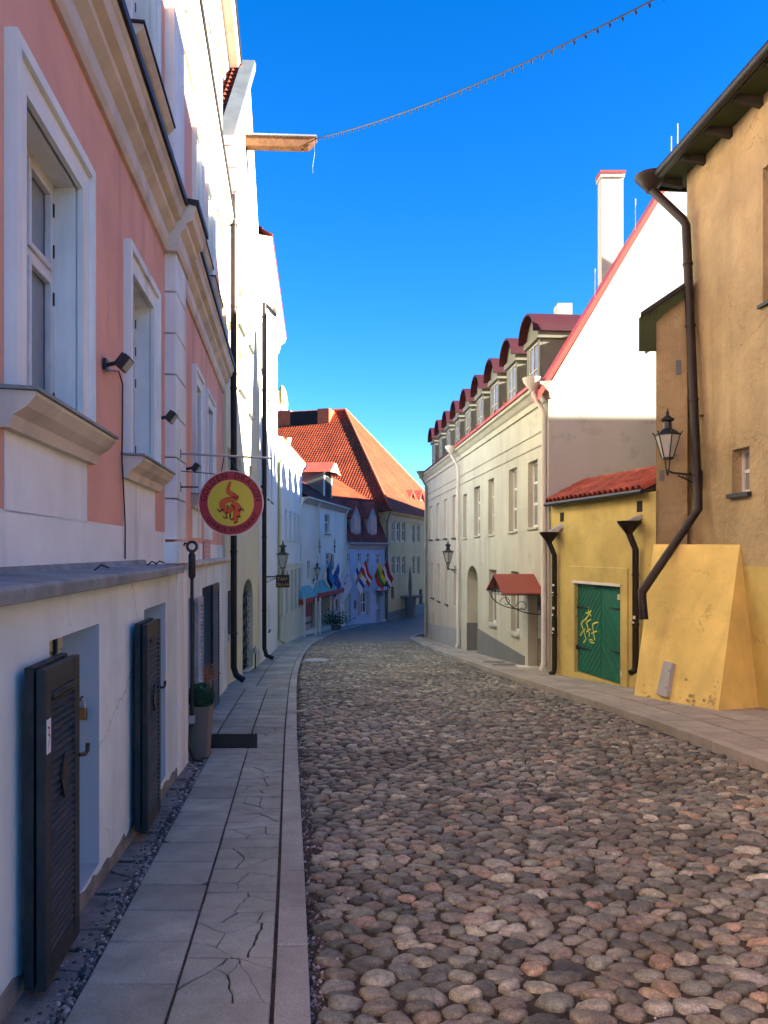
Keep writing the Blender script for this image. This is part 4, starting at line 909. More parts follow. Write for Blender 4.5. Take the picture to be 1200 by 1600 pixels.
# ------------------------------------------------------------------ pale blue and green house
F4 = Face((-4.37, 31.0), (-4.40, 41.3), 1)
h4 = thing('pale_blue_house', 'pale blue house with green ground floor and yellow drainpipe on the left bend', 'house', (-4.4, 36, gz(36)))
C4 = 6.2; hs4 = []
for x in (438.5, 446.5, 454, 460.5, 466.5): hs4.append((F4.U(x - 1.4), F4.U(x + 1.4), 2.1, 3.5, .15))
for x in (439, 447, 455, 461, 467): hs4.append((F4.U(x - 1.6), F4.U(x + 1.6), -1.2, .75, .18))
m = MB(); F4.wall(m, 0, F4.len, .95, C4, [h for h in hs4 if h[2] > 1]); F4.shell(m, 0, F4.len, -4, C4, 9); m.build('wall', LBW, h4, recalc=False)
m = MB(); F4.wall(m, 0, F4.len, -4, .95, [h for h in hs4 if h[2] < 1], .03); m.build('ground_floor_wall', LGR, h4, recalc=False)
m = MB(); F4.extrude(m, [(0, .9), (.08, .95), (.08, 1.05), (0, 1.1)], 0, F4.len); m.build('string_course', LGR, h4)
for h in hs4: window(F4, h4, h[0], h[1], h[2], h[3], -.1, 2, (), fw=.05, gm=GLASSG, sill=(.07, .05, LGR))
m = MB(); F4.extrude(m, [(-.01, C4 - .4), (.06, C4 - .4), (.1, C4 - .2), (.22, C4 - .08), (.25, C4 + .05), (-.01, C4 + .09)], 0, F4.len + .05); m.build('cornice', LWH, h4)
m = MB(); tiled(m, F4.p(0, .28, C4 + .06), F4.p(F4.len, .28, C4 + .06), F4.p(F4.len, -3.5, C4 + .9), F4.p(0, -3.5, C4 + .9)); tiled(m, F4.p(0, -9, C4), F4.p(F4.len, -9, C4), F4.p(F4.len, -3.5, C4 + .9), F4.p(0, -3.5, C4 + .9)); m.build('roof', TILEF, h4, recalc=False)
YP = mat('yellow_green_pipe_paint', (.42, .42, .20), rough=.5, var=.1, bump=.03)
a = F4.p(1.2, .34, C4 - .05); b_ = F4.p(.12, .12, C4 - 1.0)
pp = pipe('drainpipe', [a, (a[0], a[1], a[2] - .2), b_, (b_[0], b_[1], gz(31) + .35), (b_[0] + .25, b_[1], gz(31) + .2)], .06, YP, h4, clamps=(-1, 1, 3))
MB().lathe([(.06, -.15), (.14, .05), (.16, .2), (.17, .22)], a, 10).build('hopper_head', YP, pp, smooth=True)

# ------------------------------------------------------------------ warm grey house with turquoise awnings
F5 = Face((-4.40, 41.3), (-2.65, 53.0), 1)
h5 = thing('merchant_house', 'warm grey house with shuttered window, roof dormer and turquoise awnings at the bend', 'house', (-3.5, 47, gz(47)))
C5 = 4.55
w51 = rect_px(F5, 506, 515, 804, 834); w52 = rect_px(F5, 508, 517, 864, 890)
slit = rect_px(F5, 480, 484.5, 876, 905)
dr1 = rect_px(F5, 474, 495, 930, 984); dr2 = rect_px(F5, 502, 516, 922, 979)
hs5 = [(*w51, .2), (*w52, .2), (*slit, .2), (*dr1, .35), (*dr2, .6)]
m = MB(); F5.wall(m, 0, F5.len, -5, C5, hs5); F5.shell(m, 0, F5.len, -5, C5, 9); m.build('wall', L5P, h5, recalc=False)
for w_ in (w51, w52): window(F5, h5, *w_, -.12, 2, (.6,), fw=.07, gm=GLASS, sill=(.1, .08, BLACKM))
b = MB(); F5.box(b, *slit, -.2, -.15); b.build('slit_window', GLASS, h5)
for (x0, x1, y0, y1) in ((498, 505, 802, 836), (500, 507, 862, 892), (517, 520.5, 866, 889)):
    b = MB(); F5.box(b, *rect_px(F5, x0, x1, y0, y1), .01, .06); b.build('shutter', LBW if x0 < 510 else BLACKM, h5)
for x in (499, 522.5):       # iron wall anchors
    u, z0 = F5.at(x, 864); z1 = F5.at(x, 844)[1]; b = MB(); F5.box(b, u - .06, u + .06, z0, z1, .01, .05); F5.box(b, u - .3, u + .3, (z0 + z1) / 2 - .05, (z0 + z1) / 2 + .05, .012, .045)
    b.add([F5.p(u - .09, .03, z1), F5.p(u + .09, .03, z1), F5.p(u, .03, z1 + .25)], [(0, 1, 2)]); b.build('wall_anchor', IRON, h5, recalc=False)
# doors
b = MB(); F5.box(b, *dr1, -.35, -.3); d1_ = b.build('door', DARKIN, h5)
u0, u1, z0, z1 = rect_px(F5, 482, 491, 942, 984); b = MB(); F5.box(b, u0, u1, z0, z1, -.25, -.18); d2_ = b.build('door', WPINK, h5)
um = (u0 + u1) / 2; zm = (z0 + z1) / 2 + .35; b = MB(); b.prism([F5.p(um - .22, -.18, zm + .25), F5.p(um, -.18, zm - .3), F5.p(um + .22, -.18, zm + .25), F5.p(um + .1, -.18, zm + .38), F5.p(um, -.18, zm + .3), F5.p(um - .1, -.18, zm + .38)], F5.n.to_3d() * .04); b.build('heart_plate', IRON, d2_)
b = MB(); F5.box(b, u0 + .05, u1 - .05, zm - .75, zm - .65, -.18, -.12); b.build('bar', IRON, d2_)
b = MB(); F5.box(b, u0 + .03, u1 - .03, z1 - .75, z1 - .05, -.18, -.15); b.build('door_light', REDC, d2_)
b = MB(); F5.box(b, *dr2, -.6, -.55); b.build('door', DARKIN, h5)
u0, u1, z0, z1 = rect_px(F5, 518, 530, 926, 975); b = MB(); F5.box(b, u0, u1, z0, z1, .02, .08); d3_ = b.build('door', WPINK, h5)
um = (u0 + u1) / 2; zm = (z0 + z1) / 2 + .2; b = MB(); b.prism([F5.p(um - .25, .08, zm + .25), F5.p(um, .08, zm - .3), F5.p(um + .25, .08, zm + .25), F5.p(um + .1, .08, zm + .38), F5.p(um, .08, zm + .3), F5.p(um - .1, .08, zm + .38)], F5.n.to_3d() * .04); b.build('heart_plate', IRON, d3_)
for x in (519, 529): b = MB(); u = F5.U(x); F5.box(b, u - .05, u + .05, z0, z1 + .1, .08, .13); b.build('door_stile', WFRAME, d3_)
for x in (475.5, 493.5, 500):
    b = MB(); u = F5.U(x, .6); b.tube([F5.p(u, .6, gz(46)), F5.p(u, .6, F5.at(x, 934, .6)[1])], .06, 8); b.build('awning_post', WFRAME, h5)
def awning(x0, x1, y_top, y_bot, pr):
    u0, u1 = F5.U(x0, pr), F5.U(x1, pr); zb = F5.at((x0 + x1) / 2, y_bot, pr)[1]; zt = F5.at((x0 + x1) / 2, y_top)[1]; ua2, ub2 = u0 + (u1 - u0) * .22, u0 + (u1 - u0) * .78
    b = MB(); P = [F5.p(u0, 0, zb), F5.p(u1, 0, zb), F5.p(u1, pr, zb), F5.p(u0, pr, zb)]; T = [F5.p(ua2, 0, zt), F5.p(ub2, 0, zt), F5.p(ub2, .15, zt), F5.p(ua2, .15, zt)]
    b.hexa(P, T); a_ = b.build('awning', TURQ, h5)
    b = MB(); n = 9
    for k in range(n):
        a, c = u0 + (u1 - u0) * k / n, u0 + (u1 - u0) * (k + 1) / n; mid = (a + c) / 2
        b.prism([F5.p(a, pr, zb + .02), F5.p(c, pr, zb + .02), F5.p(c, pr, zb - .18), F5.p(mid, pr, zb - .32), F5.p(a, pr, zb - .18)], F5.n.to_3d() * .03)
    b.prism([F5.p(u0 - .02, 0, zb + .02), F5.p(u0 - .02, pr, zb + .02), F5.p(u0 - .02, pr, zb - .25), F5.p(u0 - .02, 0, zb - .25)], F5.t.to_3d() * .03); b.build('scalloped_valance', REDC, a_)
awning(474, 498, 913, 934, .5); awning(501, 537, 903, 923, .55)
m = MB(); tiled(m, F5.p(-.1, .35, C5), F5.p(F5.len + .1, .35, C5), F5.p(F5.len + .1, -3.6, C5 + 2.6), F5.p(-.1, -3.6, C5 + 2.6)); tiled(m, F5.p(-.1, -9, C5), F5.p(F5.len + .1, -9, C5), F5.p(F5.len + .1, -3.6, C5 + 2.6), F5.p(-.1, -3.6, C5 + 2.6))
m.build('roof', TILED, h5, recalc=False)
m = MB(); F5.extrude(m, [(-.01, C5 - .3), (.1, C5 - .3), (.25, C5 - .1), (.38, C5 - .06), (.38, C5 + .02), (-.01, C5 - .02)], -.05, F5.len + .05); m.build('eaves', LGREY, h5)
for x, w_ in ((469, .07), (496, .06), (540, .07)):
    u = F5.U(x, .15); b = MB(); b.tube([F5.p(u, .3, C5 - .12), F5.p(u, .15, C5 - .6), F5.p(u, .15, gz(46) + .2)], w_, 8); b.build('drainpipe', PIPEW, h5, smooth=True)
# gabled roof dormer with hoist hood
ud0, ud1 = F5.U(505, -.6), F5.U(517, -.6); zb_, zt_ = C5 + .1, F5.at(511, 738, -.6)[1]; zp_ = F5.at(511, 722, -.6)[1]
b = MB(); F5.box(b, ud0, ud1, zb_, zt_, -3.8, -.6); dm = b.build('dormer', DORM, h5)
b = MB(); um = (ud0 + ud1) / 2
b.prism([F5.p(ud0 - .25, -.1, zt_ - .1), F5.p(um, -.1, zp_), F5.p(ud1 + .25, -.1, zt_ - .1), F5.p(um, -.1, zp_ - .22)], F5.n.to_3d() * -3.9); b.build('dormer_roof', TERRAD, dm)
b = MB(); b.prism([F5.p(ud0 - .2, -.1, zt_ - .12), F5.p(um, -.1, zp_ - .1), F5.p(ud1 + .2, -.1, zt_ - .12), F5.p(um, -.1, zp_ - .7)], F5.n.to_3d() * .12); b.build('barge_board', CREAMD, dm)
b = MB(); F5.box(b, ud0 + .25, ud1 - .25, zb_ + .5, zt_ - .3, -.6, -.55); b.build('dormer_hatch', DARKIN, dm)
for u in (ud0 + .08, ud1 - .08): b = MB(); F5.box(b, u - .08, u + .08, zb_, zt_, -.6, -.52); b.build('dormer_post', WFRAME, dm)

# ------------------------------------------------------------------ blue house
F6 = Face((-2.65, 53.0), (.15, 58.0), 1)
h6 = thing('blue_house', 'small blue house with steep red mansard roof and two pointed dormers', 'house', (-1.2, 55.5, gz(55.5)))
C6 = 2.15; hs6 = []
for x in (543.8, 561, 575.5, 591): hs6.append((*rect_px(F6, x - 3.2, x + 3.2, 864, 882), .15))
gw = rect_px(F6, 563, 573, 925, 958); gd = rect_px(F6, 587, 600, 924, 972); sdv = rect_px(F6, 541.5, 549, 928, 974)
hs6 += [(*gw, .15), (*gd, .4, .5), (*sdv, .25)]
m = MB(); F6.wall(m, 0, F6.len, -5, C6, hs6); F6.shell(m, 0, F6.len, -5, C6, 8); m.build('wall', BLUEH, h6, recalc=False)
for h in hs6[:4]: window(F6, h6, h[0], h[1], h[2], h[3], -.1, 2, (.6,), fw=.07, gm=GLASS, sill=(.06, .05, BLUEH))
window(F6, h6, *gw, -.1, 2, (.5,), fw=.08, gm=GLASS)
for (x0, x1) in ((559.5, 563), (573, 577)): b = MB(); F6.box(b, *rect_px(F6, x0, x1, 924, 961), .01, .06); b.build('shutter', LGREY, h6)
b = MB(); F6.box(b, *gd[:4], -.4, -.35); d_ = b.build('door', BLUEP, h6); b = MB(); u_, z_ = F6.at(593, 948); F6.box(b, u_ - .25, u_ + .25, z_ - .2, z_ + .2, -.3, -.25); b.build('notice', PAPER, d_)
b = MB(); F6.box(b, *rect_px(F6, 584, 603, 917, 922), .02, .35); b.build('door_hood', BLUEH, h6); b = MB(); F6.box(b, *rect_px(F6, 587, 600, 922.5, 924.5), .02, .3); b.build('hood_trim', REDC, h6)
b = MB(); F6.box(b, *sdv, -.25, -.2); b.build('door', LGR, h6)
b = MB(); F6.box(b, *rect_px(F6, 553, 556, 938, 951), .01, .05); b.build('menu_board', DADO, h6)
m = MB(); F6.extrude(m, [(-.01, C6 - .35), (.08, C6 - .35), (.15, C6 - .1), (.38, C6), (.4, C6 + .1), (-.01, C6 + .14)], -.02, F6.len + .1); m.build('eaves', LGREY, h6)
ZM = F6.at(570, 783, -1.0)[1]
m = MB(); tiled(m, F6.p(0, .15, C6 + .12), F6.p(F6.len, .15, C6 + .12), F6.p(F6.len, -1.1, ZM), F6.p(0, -1.1, ZM)); m.build('mansard', TILED, h6, recalc=False)
m = MB(); tiled(m, F6.p(0, -1.1, ZM), F6.p(F6.len, -1.1, ZM), F6.p(F6.len, -4.6, ZM + 2.0), F6.p(0, -4.6, ZM + 2.0)); tiled(m, F6.p(0, -8, C6), F6.p(F6.len, -8, C6), F6.p(F6.len, -4.6, ZM + 2.0), F6.p(0, -4.6, ZM + 2.0)); m.build('roof', TILEF, h6, recalc=False)
m = MB(); m.add([F6.p(0, .1, C6), F6.p(0, -1.1, ZM), F6.p(0, -4.6, ZM + 2), F6.p(0, -8, C6)], [(0, 1, 2, 3)]); m.add([F6.p(F6.len, .1, C6), F6.p(F6.len, -1.1, ZM), F6.p(F6.len, -4.6, ZM + 2), F6.p(F6.len, -8, C6)], [(0, 1, 2, 3)]); m.build('gable_end', BLUEH, h6, recalc=False)
for x in (556.5, 582):
    u = F6.U(x, -.1); z0, z1, zp = C6 + .15, F6.at(x, 806, -.1)[1], F6.at(x, 787, -.1)[1]; b = MB(); F6.box(b, u - .62, u + .62, z0, z1, -1.6, -.1)
    b.add([F6.p(u - .62, -.1, z1), F6.p(u + .62, -.1, z1), F6.p(u, -.1, zp)], [(0, 1, 2)]); dm = b.build('dormer', LGREY, h6)
    b = MB()
    for s_ in (-1, 1): b.hexa([F6.p(u + s_ * .85, .05, z1 - .25), F6.p(u + s_ * .85, -2.4, z1 - .25), F6.p(u, -2.4, zp), F6.p(u, .05, zp)], [F6.p(u + s_ * .85, .05, z1 - .13), F6.p(u + s_ * .85, -2.4, z1 - .13), F6.p(u, -2.4, zp + .14), F6.p(u, .05, zp + .14)])
    b.build('dormer_roof', TERRAD, dm); b = MB(); F6.box(b, u - .4, u + .4, z0 + .15, z1 - .15, -.1, -.06); dw = b.build('dormer_window', GLASSG, dm)
for x in (541.5, 602.5): u = F6.U(x, .15); b = MB(); b.tube([F6.p(u, .3, C6 - .05), F6.p(u, .14, C6 - .5), F6.p(u, .14, gz(56) + .2)], .06, 8); b.build('drainpipe', PIPEW if x < 600 else DORM, h6, smooth=True)

# ------------------------------------------------------------------ ochre corner building with the big hipped roof
F7 = Face((.20, 58.0), (6.5, 79.6), 1)
h7 = thing('ochre_building', 'ochre corner building under a huge hipped orange tile roof', 'building', (3, 68, gz(68)))
C7 = 4.65; hs7 = []
for x in (614, 622.5, 630.5): hs7 += [(*rect_px(F7, x - 2.6, x + 2.6, 816, 846), .2), (*rect_px(F7, x - 2.6, x + 2.6, 869, 897), .2)]
for x in (646, 654): hs7 += [(*rect_px(F7, x - 1.8, x + 1.8, 820, 847), .2), (*rect_px(F7, x - 1.6, x + 1.6, 869, 896), .2)]
hs7 += [(*rect_px(F7, 611.5, 615.5, 917, 936), .2), (*rect_px(F7, 655, 660, 921, 955), .25)]
m = MB(); F7.wall(m, 0, F7.len, -5, C7, hs7); F7.shell(m, 0, F7.len, -5, C7, 24); m.build('wall', OLIVE, h7, recalc=False)
for i, h in enumerate(hs7):
    if i < 10: window(F7, h7, h[0], h[1], h[2], h[3], -.12, 2, (.6,), fw=.09, gm=GLASS)
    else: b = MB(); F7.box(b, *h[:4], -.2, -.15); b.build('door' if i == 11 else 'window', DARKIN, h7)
m = MB(); F7.box(m, 0, F7.len, -5, gz(62) + .75, .0, .05); m.build('plinth', DADO, h7)
m = MB(); F7.extrude(m, [(-.01, C7 - .6), (.08, C7 - .6), (.12, C7 - .25), (.4, C7 - .1), (.45, C7), (-.01, C7 + .05)], -.3, F7.len); m.build('cornice', OLIVE, h7)
um = F7.len / 2; AP = (um, -7.2); ZA = 14.6; OV = .5
A_, B_ = F7.p(-.5, OV, C7), F7.p(F7.len + .5, OV, C7); P_ = F7.p(um, AP[1], ZA); Q_ = F7.p(um, -26, ZA); D_, E_ = F7.p(-.5, -26, C7), F7.p(F7.len + .5, -26, C7)
def fade_to(A, B, P, Q): return A, B, P, Q
m = MB(); tiled(m, A_, B_, P_, P_); tiled(m, A_, D_, Q_, P_); tiled(m, B_, E_, Q_, P_); rf7 = m.build('roof', TILEF, h7, recalc=False)
for e in (A_, B_): MB().tube([Vector(e).lerp(Vector(P_), k / 40) + Vector((0, 0, .09 + .02 * (k % 2))) for k in range(41)], .13, 6).build('hip_ridge', TERRA, rf7)
MB().tube([Vector(P_).lerp(Vector(Q_), k / 40) + Vector((0, 0, .1)) for k in range(41)], .13, 6).build('ridge', TERRA, rf7)
# ridge vents: dark openings between brick piers on the near slope
sl = Vector(F7.p(-.5, -12, C7)); rd = Vector(F7.p(um, -12, ZA))
def onslope(b_, f, up=0.0): a = Vector(F7.p(-.5, -b_, C7)).lerp(Vector(F7.p(um, -b_, ZA)), f); return a + Vector((0, 0, up))
for (b0, b1, kind) in ((8.2, 9.3, 'pier'), (9.3, 12.0, 'gap'), (12.0, 13.2, 'pier'), (13.2, 15.2, 'gap'), (15.4, 16.4, 'vent'), (16.6, 18.0, 'gap')):
    f0, f1 = (.86, 1.0) if kind != 'vent' else (.80, .97); up = {'pier': .95, 'gap': .45, 'vent': 1.0}[kind]
    q = [onslope(b0, f0, -.2), onslope(b1, f0, -.2), onslope(b1, f1, -.2), onslope(b0, f1, -.2)]; zt = max(v.z for v in q) + (.2 if kind == 'pier' else 0.05 if kind == 'gap' else -.3)
    MB().hexa(q, [(v.x, v.y, zt) for v in q]).build({'pier': 'chimney_stack', 'gap': 'roof_hatch', 'vent': 'vent_box'}[kind], {'pier': TERRA, 'gap': DARKIN, 'vent': ZINC}[kind], rf7)
# two small dormers on the end slope
for x in (640.5, 655.5):
    f = .13; u = F7.U(x, -1.0); z0 = F7.at(x, 798, -.9)[1]; z1 = F7.at(x, 778, -.9)[1]; zp = F7.at(x, 768, -.9)[1]
    b = MB(); F7.box(b, u - .8, u + .8, z0 - .4, z1, -4, -.9); b.add([F7.p(u - .8, -.9, z1), F7.p(u + .8, -.9, z1), F7.p(u, -.9, zp)], [(0, 1, 2)]); dm = b.build('dormer', MAROON, h7)
    b = MB()
    for s_ in (-1, 1): b.hexa([F7.p(u + s_ * 1.1, -.7, z1 - .25), F7.p(u + s_ * 1.1, -5, z1 - .25), F7.p(u, -5, zp), F7.p(u, -.7, zp)], [F7.p(u + s_ * 1.1, -.7, z1 - .1), F7.p(u + s_ * 1.1, -5, z1 - .1), F7.p(u, -5, zp + .16), F7.p(u, -.7, zp + .16)])
    b.build('dormer_roof', TERRAD, dm); b = MB(); F7.box(b, u - .45, u + .45, z0, z1 - .15, -.9, -.85); b.build('dormer_window', FROST, dm)
b = MB(); u = F7.U(605.5, .2); b.tube([F7.p(u, .4, C7 - .1), F7.p(u, .18, C7 - .8), F7.p(u, .18, gz(58) + .2)], .07, 8); b.build('drainpipe', DORM, h7, smooth=True)
# stone niche figure / table by the ochre wall
tb = thing('stone_pedestal', 'dark stone bollard table standing against the ochre wall', 'pedestal', (2.0, 64.2, gz(64)))
u, _ = F7.at(641, 940, .6); c = F7.p(u, .6, gz(64))
MB().lathe([(.45, 0), (.4, .2), (.5, 1.6), (.45, 1.7)], c, 10).build('base', DADO, tb, smooth=True); MB().box(c[0] - 1.0, c[0] + 1.0, c[1] - .6, c[1] + .6, c[2] + 1.7, c[2] + 1.85).build('slab_top', DADO, tb)
MB().lathe([(.12, 1.85), (.16, 2.6), (.1, 3.6), (.02, 4.2)], c, 8).build('pillar', DADO, tb, smooth=True)

# unseen house added round the right-hand bend to keep the far facades shaded
FN = Face((4.1, 40.3), (19.5, 72.0), -1)
h11 = thing('unseen_shade_house', 'unseen tall plain house added behind the beige house to shade the far facades', 'house', (12, 58, gz(58)))
CN = 8.0; hsn = [(u, u + 1.1, z, z + 1.7, .2) for u in range(2, 33, 3) for z in (-1.6, 2.0, 5.4)]
m = MB(); FN.wall(m, 0, FN.len, -5, CN, hsn); FN.shell(m, 0, FN.len, -5, CN, 9); m.add([FN.p(0, 0, CN), FN.p(0, -4.5, CN + 3.4), FN.p(0, -9, CN)], [(0, 1, 2)]); m.add([FN.p(FN.len, 0, CN), FN.p(FN.len, -4.5, CN + 3.4), FN.p(FN.len, -9, CN)], [(0, 1, 2)]); m.build('wall', L5P, h11, recalc=False)
for h in hsn: window(FN, h11, *h[:4], -.12, 2, (), fw=.08)
m = MB(); tiled(m, FN.p(0, .3, CN), FN.p(FN.len, .3, CN), FN.p(FN.len, -4.5, CN + 3.4), FN.p(0, -4.5, CN + 3.4)); tiled(m, FN.p(0, -9.3, CN), FN.p(FN.len, -9.3, CN), FN.p(FN.len, -4.5, CN + 3.4), FN.p(0, -4.5, CN + 3.4)); m.build('roof', TILED, h11, recalc=False)

# slim turret behind the white house
tw_ = thing('turret', 'slender white turret with pointed yellow top rising behind the roofs', 'tower', (-11, 83, gz(80)))
tc = ((440.5 - 600) / FP * 83, 83, 0); zt = lambda y: EYE + (HORIZON - y) / FP * 83
MB().lathe([(.62, -4), (.62, zt(634)), (.66, zt(633))], tc, 8).build('shaft', LWH, tw_)
TUR = mat('lichen_yellow_plaster', (.55, .42, .10), var=.35, scale=3, bump=.2)
MB().lathe([(.66, zt(633)), (.62, zt(625)), (.45, zt(612)), (.25, zt(605)), (.05, zt(602))], tc, 8).build('pointed_cap', TUR, tw_)
for k in range(4): MB().box(tc[0] - .64 + k * .35, tc[0] - .58 + k * .35, tc[1] - .66, tc[1] - .60, zt(650), zt(612)).build('rib', PIPEW, tw_)

# ------------------------------------------------------------------ flags
def flag(fc, x, y, kind, label, wdt=1.35, hgt=.95, lean=.9, sag=.5, sc_=1.0, nx_=0.0):
    """pole rising out of the facade, cloth hanging from it in folds"""
    u, z = fc.at(x - 6, y); t = thing('flag', label, 'flag', fc.p(u, 0, z), 'flags over the restaurant doors')
    root = Vector(fc.p(u, 0.05, z)); dirn = Vector((fc.n.x * .42 - fc.t.x * .15, fc.n.y * .42 - fc.t.y * .15, .85)).normalized(); L_ = 1.5 * sc_; tip = root + dirn * L_
    MB().tube([root, tip], .025, 6).build('pole', WFRAME, t)
    nu, nv = 10, 8; vs = []; cm = []
    for j in range(nv + 1):
        for i in range(nu + 1):
            a = i / nu; b = j / nv
            p = tip - dirn * (b * hgt * sc_)         # along the pole
            fall = Vector((.62 * (tip - root).normalized().x * 0, 0, -1)) * a * wdt * sc_ * .80 + Vector((fc.t.x, fc.t.y, 0)) * a * wdt * sc_ * (lean * .6)
            p = p + fall + Vector((fc.n.x, fc.n.y, 0)) * (math.sin(a * 7 + b * 2.2) * .10 * a * sc_)
            vs.append(p)
    cols = {'estonia': ['blue', 'black', 'white'], 'europe': ['navy', 'yellow'], 'plain': ['pale', 'blue'], 'finland': ['white', 'navy'], 'austria': ['red', 'white'], 'lithuania': ['yellow', 'green', 'red'], 'latvia': ['maroon', 'white'], 'spain': ['red', 'yellow']}[kind]
    fs, mi = [], []
    for j in range(nv):
        for i in range(nu):
            a, b = (i + .5) / nu, (j + .5) / nv; fs.append((j * (nu + 1) + i, j * (nu + 1) + i + 1, (j + 1) * (nu + 1) + i + 1, (j + 1) * (nu + 1) + i))
            if kind in ('estonia', 'lithuania'): k = min(2, int(b * 3))
            elif kind == 'finland': k = 1 if (3 / 8 < b < 5 / 8 or .3 < a < .5) else 0
            elif kind == 'austria': k = 1 if 3 / 8 < b < 5 / 8 else 0
            elif kind == 'latvia': k = 1 if 3 / 8 < b < 5 / 8 else 0
            elif kind == 'spain': k = 1 if .25 < b < .75 else 0
            else: k = 0
            mi.append(k)
    m = MB()
    for f, k in zip(fs, mi): m.add([vs[q_] for q_ in f], [(0, 1, 2, 3)], k)
    bm_o = m.build('cloth', [FL[c] for c in cols], t, recalc=False)
    if kind in ('europe', 'plain'):
        P = lambda a, b: vs[round(b * nv) * (nu + 1) + round(a * nu)]
        def on(a, b):
            fa, fb = a * nu, b * nv; i, j = min(int(fa), nu - 1), min(int(fb), nv - 1); p0 = vs[j * (nu + 1) + i]; p1 = vs[j * (nu + 1) + i + 1]; p2 = vs[(j + 1) * (nu + 1) + i]
            return p0 + (p1 - p0) * (fa - i) + (p2 - p0) * (fb - j) + Vector((fc.n.x, fc.n.y, 0)) * .012
        if kind == 'europe':
            for k in range(12):
                an = k * math.pi / 6; ca, cb = .5 + .22 * math.cos(an), .5 + .32 * math.sin(an); st_ = MB(); pr = []
                for q_ in range(10): rr = (.05 if q_ % 2 == 0 else .02); pr.append(on(ca + rr * .7 * math.cos(q_ * math.pi / 5), cb + rr * math.sin(q_ * math.pi / 5)))
                st_.add(pr, [tuple(range(10))]); st_.build('star', FL['yellow'], bm_o, recalc=False)
        else:
            st_ = MB(); pr = [on(.5 + .14 * math.cos(k * math.pi / 8), .35 + .18 * math.sin(k * math.pi / 8)) for k in range(13)]; pi = [on(.5 + .10 * math.cos(k * math.pi / 8), .35 + .13 * math.sin(k * math.pi / 8)) for k in range(13)]
            st_.add(pr + pi, [(k, k + 1, 13 + k + 1, 13 + k) for k in range(12)]); st_.build('emblem', FL['blue'], bm_o, recalc=False)
    return t
flag(F5, 506, 907, 'estonia', 'blue black and white flag, leftmost over the awnings', 1.6, 1.15)
flag(F5, 519, 912, 'europe', 'dark blue flag with a ring of yellow stars', 1.7, 1.1, lean=.45)
flag(F5, 535, 906, 'plain', 'large pale flag with a small blue emblem', 2.0, 1.7, lean=.9)
flag(F6, 556, 905, 'finland', 'white flag with a dark blue cross', 1.7, 1.3)
flag(F6, 566, 903, 'austria', 'narrow red and white flag beside the cross flag', 1.6, .9)
flag(F6, 560, 915, 'spain', 'low red and yellow flag half hidden below the cross flag', 1.2, .9)
flag(F6, 588, 905, 'lithuania', 'yellow green and red striped flag', 1.7, 1.2)
flag(F6, 599, 901, 'latvia', 'dark red flag with a white stripe, rightmost of the row', 1.8, 1.3)

# ------------------------------------------------------------------ orange house, near right
FR = Face((6.58, -1.0), (5.404, 13.7), -1); ur = lambda d: (d + 1) * FR.len / 14.7
h8 = thing('orange_house', 'orange plastered house with overhanging eaves and battered yellow buttress on the right', 'house', (6, 8, gz(8)))
ZE = 8.38; YB = 1.38
wR = (*rect_px(FR, 1144, 1171, 700, 770), .26); wU = (ur(10.25), ur(11.34), 5.25, 7.25, .3); wU2 = (ur(6.2), ur(7.3), 5.25, 7.25, .3); wU3 = (ur(2.2), ur(3.3), 5.25, 7.25, .3); wL2 = (ur(5.5), ur(6.4), 2.3, 3.6, .26)
m = MB(); FR.wall(m, 0, FR.len, YB, ZE, [wR, wU, wU2, wU3, wL2]); FR.shell(m, 0, FR.len, -2.5, ZE, 15.5); m.build('wall', ORNG, h8, recalc=False)
m = MB(); FR.wall(m, 0, FR.len - .004, -2.5, YB, [], .004); m.build('painted_base', YEL, h8, recalc=False)
w_ = window(FR, h8, *wR[:4], -.16, 1, (.5,), fw=.06, gm=GLASSG); b = MB(); FR.box(b, wR[0] - .06, wR[1] + .06, wR[2] - .07, wR[2] - .003, -.2, .07); b.build('sill', BLACKM, w_)
for h in (wU, wU2, wU3, wL2): w_ = window(FR, h8, *h[:4], -.2, 2, (.6,), gm=GLASS); b = MB(); FR.box(b, h[0] - .06, h[1] + .06, h[2] - .05, h[2] - .003, -.2, .06); b.build('sill', BLACKM, w_)
# roof, hipped at the far end, eaves with rafters and gutter
OE = .46; RX = 4.6; ZR = 11.6; EF = .55
a, b_, c, d = FR.p(-.3, OE, ZE + .02), FR.p(FR.len + EF, OE, ZE + .02), FR.p(FR.len + EF - 4.4, -RX, ZR), FR.p(-.3, -RX, ZR)
m = MB(); tiled(m, a, b_, c, d); tiled(m, FR.p(-.3, -16, ZE), FR.p(FR.len + EF, -16, ZE), c, d); tiled(m, FR.p(FR.len + EF, -16, ZE), b_, c, c)
m.add([a, d, FR.p(-.3, -16, ZE)], [(0, 1, 2)], 0, [[(0, 0)] * 3]); rf = m.build('roof', TILED, h8, recalc=False)
m = MB(); FR.box(m, -.3, FR.len + EF - .02, ZE - .05, ZE - .005, .0, OE - .02); m.build('soffit', SOFF, h8)
m = MB(); FR.box(m, FR.len + .003, FR.len + EF - .02, ZE - .05, ZE - .007, -15.9, -.003); m.build('end_soffit', SOFF, h8)
m = MB(); FR.box(m, -.3, FR.len + EF, ZE - .10, ZE + .015, OE - .018, OE + .012); m.build('fascia', BLACKM, h8)
m = MB(); FR.box(m, FR.len + EF - .018, FR.len + EF + .012, ZE - .10, ZE + .015, -15.9, OE - .02); m.build('end_fascia', BLACKM, h8)
u = ur(2)
while u < FR.len + .3:
    b = MB(); b.prism([FR.p(u, 0, ZE - .06), FR.p(u, OE - .05, ZE - .06), FR.p(u, OE - .05, ZE - .13), FR.p(u, .0, ZE - .2)], FR.t.to_3d() * .1); b.build('rafter_end', RAFT, h8); u += .85
